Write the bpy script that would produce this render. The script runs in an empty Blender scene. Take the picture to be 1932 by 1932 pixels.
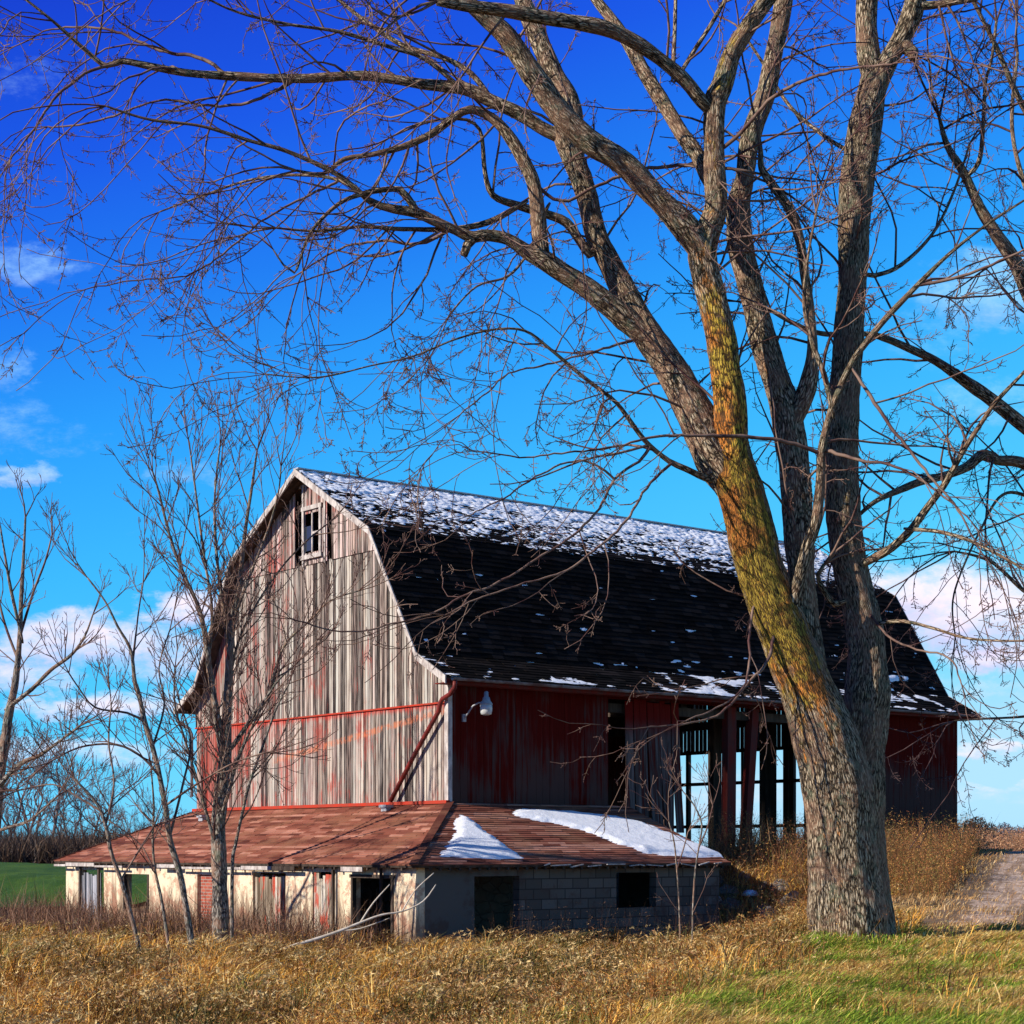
import bpy, math, random
import numpy as np
from mathutils import Vector, noise
random.seed(7)
rng = np.random.default_rng(11)
sc = bpy.context.scene
COL = sc.collection
F = 3443.0; HZ = 1600.0; CX = 966.0; CAMZ = 1.6
def px(u, v, d): return Vector(((u-CX)/F*d, d, CAMZ+(HZ-v)/F*d))

# ------------------------------------------------------------ node helpers
class NT:
    def __init__(s, nt): s.nt = nt; s.n = nt.nodes; s.l = nt.links
    def node(s, typ, ins=None, **kw):
        n = s.n.new(typ)
        for k, v in kw.items(): setattr(n, k, v)
        for k, v in (ins or {}).items(): s.set(n.inputs[k], v)
        return n
    def set(s, sock, v):
        if isinstance(v, bpy.types.NodeSocket): s.l.new(v, sock)
        elif isinstance(v, bpy.types.Node): s.l.new(v.outputs[0], sock)
        else: sock.default_value = v
    def m(s, op, a, b=0.0, c=0.0, clamp=False):
        n = s.n.new('ShaderNodeMath'); n.operation = op; n.use_clamp = clamp
        s.set(n.inputs[0], a); s.set(n.inputs[1], b); s.set(n.inputs[2], c); return n.outputs[0]
    def mix(s, f, a, b, mode='MIX'):
        n = s.n.new('ShaderNodeMix'); n.data_type = 'RGBA'; n.blend_type = mode
        s.set(n.inputs[0], f); s.set(n.inputs[6], col(a)); s.set(n.inputs[7], col(b)); return n.outputs[2]
    def noise(s, vec, scale, detail=4, rough=.6, dist=0.0):
        n = s.n.new('ShaderNodeTexNoise'); s.set(n.inputs['Vector'], vec)
        n.inputs['Scale'].default_value = scale; n.inputs['Detail'].default_value = detail
        n.inputs['Roughness'].default_value = rough; n.inputs['Distortion'].default_value = dist; return n.outputs[0]
    def ramp(s, f, stops):
        n = s.n.new('ShaderNodeValToRGB'); s.set(n.inputs[0], f); e = n.color_ramp.elements
        while len(e) < len(stops): e.new(.5)
        for el, (p, c) in zip(e, stops): el.position = p; el.color = col(c)
        return n.outputs[0]
    def map(s, vec, scale=(1,1,1), loc=(0,0,0)):
        n = s.n.new('ShaderNodeMapping'); s.set(n.inputs[0], vec)
        n.inputs['Scale'].default_value = scale; n.inputs['Location'].default_value = loc; return n.outputs[0]
    def sstep(s, v, a, b):
        n = s.n.new('ShaderNodeMapRange'); n.interpolation_type = 'SMOOTHSTEP'; s.set(n.inputs[0], v)
        n.inputs[1].default_value = a; n.inputs[2].default_value = b; return n.outputs[0]
def col(c):
    if isinstance(c, (tuple, list)): return tuple(c)+(1,) if len(c) == 3 else tuple(c)
    if isinstance(c, float): return (c, c, c, 1)
    return c
def mat(name, fn, rough=.9, spec=.2):
    m = bpy.data.materials.new(name); m.use_nodes = True
    t = NT(m.node_tree); b = m.node_tree.nodes['Principled BSDF']
    b.inputs['Roughness'].default_value = rough; b.inputs['Specular IOR Level'].default_value = spec
    r = fn(t, b)
    if r is not None: t.set(b.inputs['Base Color'], col(r))
    return m
def bump(t, b, h, strength=.5, dist=.02):
    n = t.node('ShaderNodeBump', {'Height': h, 'Strength': strength, 'Distance': dist})
    t.set(b.inputs['Normal'], n.outputs[0])
def uvn(t): return t.node('ShaderNodeUVMap', uv_map='uv').outputs[0]
def attr(t, n): return t.node('ShaderNodeAttribute', attribute_name=n)
def objc(t): return t.node('ShaderNodeTexCoord').outputs['Object']
def geo(t): return t.node('ShaderNodeNewGeometry').outputs['Position']
def comb(t, x, y, z=0.0): return t.node('ShaderNodeCombineXYZ', {0: x, 1: y, 2: z}).outputs[0]
def sep(t, v):
    n = t.node('ShaderNodeSeparateXYZ', {0: v}); return n.outputs

# ------------------------------------------------------------ materials
def siding(redness, tint, dark=1.0, stripe=False):
    def fn(t, b):
        uv = uvn(t); r = attr(t, 'rnd').outputs['Fac']; s = sep(t, uv)
        sh = t.m('MULTIPLY', r, 37.0)
        v1 = comb(t, t.m('ADD', t.m('MULTIPLY', s[0], 7.0), sh), t.m('MULTIPLY', s[1], .28), sh)
        v2 = comb(t, t.m('MULTIPLY', s[0], 80.0), t.m('MULTIPLY', s[1], 1.6), sh)
        n1 = t.noise(v1, 1.0, 5, .65); n2 = t.noise(v2, 1.0, 4, .6)
        f = t.m('ADD', t.m('MULTIPLY', n1, .55), t.m('MULTIPLY', n2, .65))
        f = t.m('ADD', f, t.m('MULTIPLY', t.m('SUBTRACT', r, .5), .24))
        c = t.ramp(f, [(.44, (.015, .011, .011)), (.52, (.10, .075, .070)), (.60, (.30, .24, .215)), (.74, tint)])
        hue = t.m('FRACT', t.m('MULTIPLY', r, 7.31))
        c = t.mix(.8, c, t.ramp(hue, [(0.0, (1.0, .86, .84)), (.35, (1, .97, .88)), (.65, (.86, .95, .93)), (1.0, (1.0, .90, .78))]), 'MULTIPLY')
        # red paint that still clings
        n3 = t.noise(comb(t, t.m('MULTIPLY', s[0], 1.1), t.m('MULTIPLY', s[1], .45), 3.0), 1.0, 5, .7)
        n4 = t.noise(comb(t, t.m('ADD', t.m('MULTIPLY', s[0], 14.0), sh), t.m('MULTIPLY', s[1], 1.2), 1.0), 1.0, 4, .7)
        k = t.m('ADD', t.m('MULTIPLY', n3, .9), t.m('MULTIPLY', n4, .55))
        k = t.m('ADD', k, redness)
        k = t.m('ADD', k, t.m('MULTIPLY', t.sstep(s[0], 3.0, 9.5), .09))
        m = t.sstep(k, .72, .86)
        c = t.mix(t.m('MULTIPLY', m, .75), c, t.mix(n2, (.42, .030, .016), (.30, .05, .035)))
        # pale green-grey algae on some boards
        g = t.sstep(t.noise(v1, 2.3, 3), .55, .75)
        c = t.mix(t.m('MULTIPLY', g, .22), c, (.25, .25, .17))
        if stripe:   # an old unpainted diagonal where a lean-to roof met the wall
            ln = t.m('SUBTRACT', s[1], t.m('MULTIPLY_ADD', s[0], -.118, 4.50))
            ln = t.m('ADD', ln, t.m('MULTIPLY', t.m('SUBTRACT', n4, .5), .12))
            d = t.m('ABSOLUTE', ln)
            mm = t.m('SUBTRACT', 1.0, t.sstep(d, .03, .10))
            mm = t.m('MULTIPLY', mm, t.m('SUBTRACT', 1.0, t.sstep(s[0], 6.6, 7.4)))
            mm = t.m('MULTIPLY', mm, t.sstep(t.noise(comb(t, t.m('MULTIPLY', s[0], 5.0), t.m('MULTIPLY', s[1], 3.0)), 1.0, 4, .8), .42, .56))
            c = t.mix(t.m('MULTIPLY', mm, .6), c, t.mix(n1, (.55, .05, .02), (.70, .30, .12)))
            # red that survived right under the seam
            top = t.sstep(t.m('ADD', s[1], t.m('MULTIPLY', n4, .25)), 4.60, 4.78)
            c = t.mix(t.m('MULTIPLY', top, .8), c, (.50, .025, .012))
        if dark != 1.0: c = t.mix(1.0, c, (dark, dark, dark), 'MULTIPLY')
        bump(t, b, t.m('ADD', n2, n1), .5, .012)
        return c
    return fn
M = {}
M['siding_up'] = mat('siding_up', siding(-.05, (.72, .56, .54)))
M['siding_mid'] = mat('siding_mid', siding(-.095, (.56, .51, .46)))
M['siding_low'] = mat('siding_low', siding(-.015, (.56, .50, .45), stripe=True))
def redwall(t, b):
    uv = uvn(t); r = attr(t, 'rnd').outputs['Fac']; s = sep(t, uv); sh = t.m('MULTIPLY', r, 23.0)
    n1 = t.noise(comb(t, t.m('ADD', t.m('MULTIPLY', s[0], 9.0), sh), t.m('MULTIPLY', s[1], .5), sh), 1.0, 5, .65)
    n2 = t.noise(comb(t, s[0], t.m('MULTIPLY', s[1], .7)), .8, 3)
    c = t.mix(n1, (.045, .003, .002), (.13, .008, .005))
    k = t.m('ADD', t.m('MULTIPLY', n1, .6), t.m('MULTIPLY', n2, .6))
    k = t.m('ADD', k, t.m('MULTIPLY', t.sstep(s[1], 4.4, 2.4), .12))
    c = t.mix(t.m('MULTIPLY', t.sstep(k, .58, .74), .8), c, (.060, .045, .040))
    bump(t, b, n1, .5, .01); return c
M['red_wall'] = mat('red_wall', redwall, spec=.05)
def loose(t, b):
    uv = uvn(t); r = attr(t, 'rnd').outputs['Fac']; s = sep(t, uv); sh = t.m('MULTIPLY', r, 23.0)
    n1 = t.noise(comb(t, t.m('ADD', t.m('MULTIPLY', s[0], 12.0), sh), t.m('MULTIPLY', s[1], .5), sh), 1.0, 5, .65)
    c = t.ramp(n1, [(.35, (.02, .012, .011)), (.5, (.08, .06, .055)), (.68, (.20, .16, .15))])
    top = t.sstep(t.m('ADD', s[1], t.m('MULTIPLY', n1, 1.0)), 4.55, 5.1)
    c = t.mix(top, c, (.13, .008, .006)); 
    c = t.mix(t.m('MULTIPLY', t.sstep(n1, .48, .4), .5), c, (.15, .015, .01)); return c
M['loose_board'] = mat('loose_board', loose, spec=.05)
def simple(c1, c2, scale=4, rough=.9, bs=.3, bd=.01, stretch=(1,1,1)):
    def fn(t, b):
        v = t.map(geo(t), stretch); n = t.noise(v, scale, 6, .65)
        c = t.mix(t.sstep(n, .35, .65), c1, c2); bump(t, b, n, bs, bd); return c
    return fn
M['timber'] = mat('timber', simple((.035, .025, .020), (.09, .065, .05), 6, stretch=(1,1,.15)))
M['red_timber'] = mat('red_timber', simple((.16, .015, .010), (.09, .03, .025), 6, stretch=(1,1,.2)))
M['pale_trim'] = mat('pale_trim', simple((.30, .25, .23), (.58, .53, .49), 9, stretch=(1,1,.4)))
M['red_trim'] = mat('red_trim', simple((.45, .035, .015), (.30, .05, .03), 5))
M['pipe_red'] = mat('pipe_red', simple((.20, .025, .018), (.09, .02, .018), 5), rough=.5)
M['gutter'] = mat('gutter', simple((.20, .20, .21), (.10, .05, .045), 3), rough=.5)
M['metal'] = mat('metal', simple((.42, .43, .44), (.30, .30, .31), 20), rough=.4, spec=.5)
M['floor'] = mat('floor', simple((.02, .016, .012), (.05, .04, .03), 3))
def stone(t, b):
    v = t.node('ShaderNodeTexVoronoi', {'Vector': t.map(geo(t), (1, 1, 1.6)), 'Scale': 3.0}, feature='DISTANCE_TO_EDGE').outputs[0]
    n = t.noise(geo(t), 5, 5); bump(t, b, t.sstep(v, 0, .08), .8, .03)
    return t.mix(t.sstep(v, 0, .06), (.18, .17, .16), t.mix(n, (.12, .11, .10), (.30, .27, .24)))
M['stone'] = mat('stone', stone)
def cream(t, b):
    g = geo(t); n = t.noise(g, 1.3, 6, .7); n2 = t.noise(t.map(g, (6, 6, .6)), 1.0, 5, .7); s = sep(t, g)
    c = t.mix(n, (.84, .72, .52), (.64, .50, .33))
    low = t.sstep(s[2], 1.1, -.4)
    k = t.m('ADD', t.m('MULTIPLY', n2, .8), t.m('MULTIPLY', low, .28))
    c = t.mix(t.m('MULTIPLY', t.sstep(k, .42, .60), .85), c, (.22, .14, .09))
    n3 = t.noise(g, 3.1, 5, .75)
    c = t.mix(t.m('MULTIPLY', t.sstep(n3, .49, .58), .6), c, (.34, .13, .08))
    bump(t, b, n3, .8, .02); return c
M['cream'] = mat('cream', cream)
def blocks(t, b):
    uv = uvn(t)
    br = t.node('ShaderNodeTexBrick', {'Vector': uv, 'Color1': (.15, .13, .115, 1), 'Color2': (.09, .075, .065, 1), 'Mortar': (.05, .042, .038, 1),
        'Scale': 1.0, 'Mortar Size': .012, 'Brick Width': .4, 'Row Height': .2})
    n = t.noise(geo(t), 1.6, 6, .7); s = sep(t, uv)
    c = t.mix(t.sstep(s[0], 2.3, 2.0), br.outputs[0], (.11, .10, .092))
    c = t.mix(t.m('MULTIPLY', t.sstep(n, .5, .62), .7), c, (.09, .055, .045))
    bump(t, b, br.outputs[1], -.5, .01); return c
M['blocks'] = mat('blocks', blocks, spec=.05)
def oldboards(c1, c2, c3, red):
    def fn(t, b):
        r = attr(t, 'rnd').outputs['Fac']; g = geo(t); n = t.noise(t.map(g, (12, 12, .6)), 1.0, 5, .65)
        c = t.ramp(t.m('ADD', n, t.m('MULTIPLY', t.m('SUBTRACT', r, .5), .2)), [(.38, c1), (.52, c2), (.66, c3)])
        n2 = t.noise(t.map(g, (5, 5, 1.1)), 1.0, 5, .7); s = sep(t, g)
        c = t.mix(t.m('MULTIPLY', t.sstep(t.m('ADD', n2, red), .55, .66), .9), c, (.45, .045, .02))
        bump(t, b, n, .4, .01); return c
    return fn
M['grey_boards'] = mat('grey_boards', oldboards((.04,.045,.055), (.17,.175,.20), (.38,.38,.42), -.1))
M['red_boards'] = mat('red_boards', oldboards((.10,.07,.045), (.32,.25,.18), (.55,.50,.42), .05))
def brick(t, b):
    br = t.node('ShaderNodeTexBrick', {'Vector': uvn(t), 'Color1': (.40, .10, .06, 1), 'Color2': (.26, .06, .04, 1), 'Mortar': (.30, .24, .20, 1),
        'Scale': 1.0, 'Mortar Size': .008, 'Brick Width': .2, 'Row Height': .07}); return br.outputs[0]
M['brick'] = mat('brick', brick)
def shingle(c1, c2, c3, blotch):
    def fn(t, b):
        r = attr(t, 'rnd').outputs['Fac']; g = geo(t); n = t.noise(g, 1.1, 5, .7); n2 = t.noise(g, 40, 3)
        c = t.ramp(t.m('ADD', r, t.m('MULTIPLY', t.m('SUBTRACT', n2, .5), .3)), [(.1, c1), (.55, c2), (.95, c3)])
        c = t.mix(t.m('MULTIPLY', t.sstep(n, .45, .65), .6), c, blotch)
        bump(t, b, n2, .4, .006); return c
    return fn
M['roof_dark'] = mat('roof_dark', shingle((.004, .004, .004), (.009, .008, .008), (.022, .018, .018), (.007, .004, .003)), spec=.03)
M['roof_red'] = mat('roof_red', shingle((.10, .026, .016), (.25, .078, .048), (.50, .24, .17), (.28, .125, .07)))
def snow(t, b):
    n = t.noise(geo(t), 6, 6, .7); bump(t, b, n, .6, .03)
    b.inputs['Subsurface Weight'].default_value = .0
    return t.mix(n, (.80, .83, .90), (.90, .91, .95))
M['snow'] = mat('snow', snow, rough=.6)
def bark(c1, c2, c3, lich, kx=42, ky=6.5):
    def fn(t, b):
        bk = attr(t, 'bk').outputs['Vector']; g = geo(t)
        wn = t.node('ShaderNodeTexNoise', {'Vector': t.map(bk, (3, 3, 1.6)), 'Scale': 2.0, 'Detail': 4.0}).outputs[1]
        wv = t.node('ShaderNodeVectorMath', {0: wn, 1: (.5, .5, .5)}, operation='SUBTRACT').outputs[0]
        v = t.node('ShaderNodeVectorMath', {0: wv, 1: (3.2, 3.2, 2.6), 2: t.map(bk, (kx, kx, ky))}, operation='MULTIPLY_ADD').outputs[0]
        vo = t.node('ShaderNodeTexVoronoi', {'Vector': v, 'Scale': 1.0}, feature='DISTANCE_TO_EDGE').outputs[0]
        n = t.noise(t.map(bk, (kx*1.5, kx*1.5, ky*2.6)), 1.0, 7, .75)
        nr = t.m('SUBTRACT', 1.0, t.m('MULTIPLY', t.m('ABSOLUTE', t.m('SUBTRACT', t.noise(t.map(bk, (kx*.8, kx*.8, ky*.7)), 1.0, 5, .7, .6), .5)), 5.0), clamp=True)
        h = t.m('ADD', t.m('MULTIPLY', t.sstep(vo, .0, .30), .34), t.m('MULTIPLY', n, .85)); h = t.m('SUBTRACT', t.m('ADD', h, .10), t.m('MULTIPLY', nr, .26))
        c = t.ramp(h, [(.36, c1), (.56, c2), (.80, c3)])
        n2 = t.noise(g, 1.8, 6, .75)
        c = t.mix(t.m('MULTIPLY', t.sstep(n2, .46, .58), .5), c, (.40, .22, .14))
        n5 = t.noise(g, 4.3, 6, .75)
        c = t.mix(t.m('MULTIPLY', t.sstep(n5, .54, .62), .5), c, (.15, .19, .12))
        if lich:
            la = attr(t, 'lichen').outputs['Fac']
            n3 = t.noise(t.map(bk, (9, 9, 2.2)), 1.0, 8, .78)
            m = t.m('MULTIPLY', t.sstep(t.m('ADD', t.m('MULTIPLY', la, .27), n3), .65, .75), .85)
            c2_ = t.mix(t.sstep(t.noise(g, 1.1, 4, .7), .47, .57), (.66, .44, .03), (.80, .25, .02))
            c2_ = t.mix(t.sstep(h, .30, .66), (.07, .035, .012), c2_)
            c = t.mix(m, c, c2_)
        bump(t, b, h, 1.0, .030 if lich else .012); return c
    return fn
M['bark'] = mat('bark', bark((.030, .019, .011), (.36, .265, .165), (.80, .66, .46), True))
M['bark_small'] = mat('bark_small', bark((.04, .032, .03), (.26, .22, .18), (.55, .50, .42), False, 46, 6))
def twigm(c1, c2):
    def fn(t, b):
        n = t.noise(geo(t), 3.0, 3); return t.mix(t.sstep(n, .35, .65), c1, c2)
    return fn
M['twig'] = mat('twig', twigm((.055, .022, .024), (.15, .09, .08)), rough=.7)
M['twig_pale'] = mat('twig_pale', twigm((.085, .035, .032), (.24, .155, .115)), rough=.7)
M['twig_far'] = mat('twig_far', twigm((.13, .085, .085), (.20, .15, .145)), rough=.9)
M['deadwood'] = mat('deadwood', simple((.45, .38, .30), (.62, .55, .47), 8))
def vcol(t, b):
    c = attr(t, 'tint').outputs['Color']; b.inputs['Transmission Weight'].default_value = 0
    # thin blades let light through
    tr = t.node('ShaderNodeBsdfTranslucent', {'Color': c}); mx = t.node('ShaderNodeMixShader', {0: .16, 1: b.outputs[0], 2: tr.outputs[0]})
    t.l.new(mx.outputs[0], t.n['Material Output'].inputs[0]); return c
M['blade'] = mat('blade', vcol, rough=.6, spec=.25)
def groundm(t, b):
    g = geo(t); n = t.noise(g, .5, 6, .7); n2 = t.noise(g, 7, 6, .75)
    c = t.mix(n2, (.05, .032, .018), (.19, .125, .06))
    c = t.mix(t.m('MULTIPLY', t.sstep(n, .5, .6), .45), c, (.10, .085, .03))
    bump(t, b, n2, .8, .05); return c
M['ground'] = mat('ground', groundm)
def fieldm(t, b):
    g = geo(t); n = t.noise(t.map(g, (1, .35, 1)), .6, 6, .75); n2 = t.noise(g, 9, 5, .8)
    c = t.mix(t.sstep(n, .35, .65), (.028, .085, .008), (.075, .150, .014))
    c = t.mix(t.m('MULTIPLY', t.sstep(n2, .5, .7), .6), c, (.02, .05, .01)); bump(t, b, n2, 1, .1); return c
M['field'] = mat('field', fieldm)
def roadm(t, b):
    g = geo(t); uv = uvn(t); s = sep(t, uv); n = t.noise(g, 2.2, 6, .75); n2 = t.noise(g, 12, 7, .8)
    c = t.mix(t.sstep(n2, .4, .62), (.36, .23, .15), (.78, .60, .47))
    n6 = t.noise(comb(t, t.m('MULTIPLY', s[0], 3.5), t.m('MULTIPLY', s[1], .30)), 1.0, 6, .75)
    c = t.mix(t.m('MULTIPLY', t.sstep(n6, .46, .58), .75), c, t.mix(n2, (.16, .085, .045), (.42, .28, .18)))
    mid = t.m('SUBTRACT', 1.0, t.sstep(t.m('ABSOLUTE', t.m('SUBTRACT', s[0], 1.9)), .25, .6))
    edge = t.m('ADD', t.sstep(s[0], .7, .1), t.sstep(s[0], 3.1, 3.7))
    k = t.m('ADD', t.m('MULTIPLY', t.m('ADD', mid, edge), .35), n)
    c = t.mix(t.m('MULTIPLY', t.sstep(k, .50, .62), .9), c, (.20, .13, .075))
    bump(t, b, n2, .7, .02); return c
M['road'] = mat('road', roadm)
M['glass'] = mat('glass', lambda t, b: (.03, .035, .04), rough=.15, spec=.6)
def globe(t, b):
    b.inputs['Transmission Weight'].default_value = .3; return (.75, .75, .72)
M['globe'] = mat('globe', globe, rough=.25, spec=.5)

# ------------------------------------------------------------ mesh builder
class MB:
    def __init__(s): s.v = []; s.f = []; s.uv = []; s.r = []; s.li = []; s.bk = {}   # uv per vertex, rnd per vertex
    def quad(s, pts, rnd=0.0, uvs=None):
        i = len(s.v); s.v += [tuple(p) for p in pts]; s.f.append(tuple(range(i, i+len(pts))))
        s.r += [rnd]*len(pts); s.uv += (uvs or [(p[0]+p[1], p[2]) for p in pts]); s.li += [0]*len(pts)
    def hexa(s, P, rnd=0.0, uvs=None):   # 8 corners: bottom 4 (ccw) then top 4
        i = len(s.v); s.v += [tuple(p) for p in P]
        s.uv += (uvs or [(p[0]*.6+p[1]*.6, p[2]) for p in P]); s.r += [rnd]*8; s.li += [0]*8
        for q in ((3,2,1,0),(4,5,6,7),(0,1,5,4),(1,2,6,5),(2,3,7,6),(3,0,4,7)): s.f.append(tuple(i+k for k in q))
    def box(s, o, a, b, c, rnd=0.0, uvs=None):   # origin + three edge vectors
        o, a, b, c = map(Vector, (o, a, b, c)); s.hexa([o, o+a, o+a+b, o+b, o+c, o+a+c, o+a+b+c, o+b+c], rnd, uvs)
    def bar(s, p, q, w, h=None, rnd=0.0, up=Vector((0,0,1))):
        p = Vector(p); q = Vector(q); h = h or w; d = (q-p).normalized()
        if abs(d.dot(up)) > .95: up = Vector((.78, .62, 0))
        x = d.cross(up).normalized(); y = x.cross(d).normalized()
        s.box(p-x*w/2-y*h/2, x*w, y*h, q-p, rnd)
    def tube(s, pts, rad, sides=6, lich=None, wob=0.0, cap=True):
        n = len(pts); pts = [Vector(p) for p in pts]; base = len(s.v); nx = None; L = 0
        ca = [(math.cos(2*math.pi*k/sides), math.sin(2*math.pi*k/sides)) for k in range(sides)]
        for i in range(n):
            d = (pts[min(i+1, n-1)]-pts[max(i-1, 0)])
            if d.length < 1e-9: d = Vector((0,0,1))
            d.normalize()
            if nx is None: nx = d.cross(Vector((.31, .9, .21))).normalized()
            else: nx = (nx-d*nx.dot(d)).normalized()
            ny = d.cross(nx)
            if i: L += (pts[i]-pts[i-1]).length
            r = rad[i]; p = pts[i]
            for k in range(sides):
                rr = r
                if wob:
                    a = ca[k]; q = Vector((a[0]*1.3*r*4, a[1]*1.3*r*4, L*.8+p.x*3))
                    rr = r*(1+wob*1.3*noise.noise(q*1.0)+wob*.7*noise.noise(Vector((L*1.7, p.x, p.z))))
                    q2 = Vector((a[0]*r*26, a[1]*r*26, L*3.2)); rr += .018*min(1, r*5)*noise.noise(q2)+.008*min(1,r*5)*noise.noise(q2*2.7)
                v = p+nx*(ca[k][0]*rr)+ny*(ca[k][1]*rr)
                s.v.append((v.x, v.y, v.z)); s.uv.append((k/sides*2*math.pi*r, L)); s.r.append(0.0)
                s.li.append(lich(i, v, p) if lich else 0.0)
                R0 = min(.5, max(rad)*.5+min(rad)*.5); s.bk[len(s.v)-1] = (ca[k][0]*R0+base*.013, ca[k][1]*R0, L)
        for i in range(n-1):
            for k in range(sides):
                a = base+i*sides+k; b = base+i*sides+(k+1) % sides
                s.f.append((a, b, b+sides, a+sides))
        if cap:
            s.f.append(tuple(base+(n-1)*sides+k for k in range(sides)))
            s.f.append(tuple(base+sides-1-k for k in range(sides)))
    def build(s, name, m, parent=None, smooth=False, label=None):
        me = bpy.data.meshes.new(name); me.from_pydata(s.v, [], s.f)
        uvl = me.uv_layers.new(name='uv')
        li = np.empty(len(me.loops), dtype=np.int32); me.loops.foreach_get('vertex_index', li)
        uvl.data.foreach_set('uv', np.asarray(s.uv, dtype=np.float32)[li].ravel())
        a = me.attributes.new('rnd', 'FLOAT', 'POINT'); a.data.foreach_set('value', np.asarray(s.r, dtype=np.float32))
        if s.bk and m.name.startswith('bark'):
            B = np.zeros((len(s.v), 3), dtype=np.float32)
            for k_, v_ in s.bk.items(): B[k_] = v_
            a = me.attributes.new('bk', 'FLOAT_VECTOR', 'POINT'); a.data.foreach_set('vector', B.ravel())
        if any(s.li):
            a = me.attributes.new('lichen', 'FLOAT', 'POINT'); a.data.foreach_set('value', np.asarray(s.li, dtype=np.float32))
        me.materials.append(m)
        if smooth: me.polygons.foreach_set('use_smooth', [True]*len(me.polygons))
        me.update(); o = bpy.data.objects.new(name, me); COL.objects.link(o); par(o, parent)
        if label: o['label'] = label
        return o
def world_loc(o):
    l = Vector(o.location); p = o.parent
    while p: l += p.location; p = p.parent
    return l
def par(o, parent):
    if parent:
        o.parent = parent
        o.location = -world_loc(parent)     # meshes are written in world coordinates
def thing(name, label, cat, loc=(0,0,0), group=None):
    o = bpy.data.objects.new(name, None); COL.objects.link(o); o.location = loc; o.empty_display_size = .3
    o['label'] = label; o['category'] = cat
    if group: o['group'] = group
    return o
def tag(o, label=None, cat=None, group=None, kind=None):
    for k, v in (('label', label), ('category', cat), ('group', group), ('kind', kind)):
        if v: o[k] = v
    return o
def recenter(o, loc):   # put a single-mesh thing's origin at its base
    loc = Vector(loc); o.data.transform(__import__('mathutils').Matrix.Translation(-loc)); o.location = loc; return o

# ------------------------------------------------------------ camera, light, sky
cam = bpy.data.cameras.new('camera'); co = bpy.data.objects.new('camera', cam); COL.objects.link(co)
co.location = (0, 0, CAMZ); co.rotation_euler = (math.pi/2, 0, 0)
cam.sensor_width = 36; cam.lens = 36*F/1932; cam.shift_y = (HZ-CX)/1932; cam.clip_end = 5000; sc.camera = co
SUN_E = math.radians(27); sh = Vector((-.905, -.425)).normalized()
sd = Vector((sh.x*math.cos(SUN_E), sh.y*math.cos(SUN_E), math.sin(SUN_E)))
sl = bpy.data.lights.new('sun', 'SUN'); so = bpy.data.objects.new('sun', sl); COL.objects.link(so)
sl.energy = 4.7; sl.angle = math.radians(.5); sl.color = (1, .93, .82); so.rotation_euler = sd.to_track_quat('Z', 'Y').to_euler(); so.location = (-20, -10, 20)
w = bpy.data.worlds.new('World'); sc.world = w; w.use_nodes = True
t = NT(w.node_tree); bg = t.n['Background']
sky = t.node('ShaderNodeTexSky', sky_type='NISHITA', sun_disc=False, sun_elevation=SUN_E, sun_rotation=math.atan2(sh.x, sh.y), air_density=1.0, dust_density=.3, ozone_density=3.0)
g = t.node('ShaderNodeTexCoord').outputs['Generated']; s3 = sep(t, g)
lum = t.node('ShaderNodeRGBToBW', {0: sky.outputs[0]}).outputs[0]
lum = t.m('MULTIPLY', lum, .16)
elev = s3[2]
eaz = t.m('MULTIPLY_ADD', s3[0], -.24, elev)     # the sky deepens toward the left
tint = t.ramp(t.m('MULTIPLY', eaz, 1.0, clamp=True), [(0.0, (.38, .66, .86)), (.045, (.19, .63, .90)), (.115, (.085, .57, .95)), (.20, (.045, .46, .97)), (.27, (.025, .34, .96)), (.33, (.016, .21, .90)), (.40, (.012, .105, .82)), (.47, (.010, .055, .66)), (.62, (.006, .020, .14))])
lift = t.mix(.75, comb(t, lum, lum, lum), (1, 1, 1))
skyc = t.mix(1.0, tint, lift, 'MULTIPLY')
ysafe = t.m('MAXIMUM', s3[1], .05)
A = t.m('DIVIDE', s3[0], ysafe); E = t.m('DIVIDE', s3[2], ysafe)
nv = comb(t, t.m('MULTIPLY', A, 1.0), t.m('MULTIPLY', E, 1.9))
n1 = t.noise(nv, 22, 8, .62); n1b = t.noise(t.map(nv, loc=(4, 7, 2)), 22, 8, .62); nbig = t.noise(nv, 60, 6, .7)
A2 = t.m('ADD', A, t.m('MULTIPLY', t.m('SUBTRACT', n1, .5), .070)); E2 = t.m('ADD', E, t.m('MULTIPLY', t.m('SUBTRACT', n1b, .5), .034))
dens = 0.0; shade = 0.0
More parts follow.
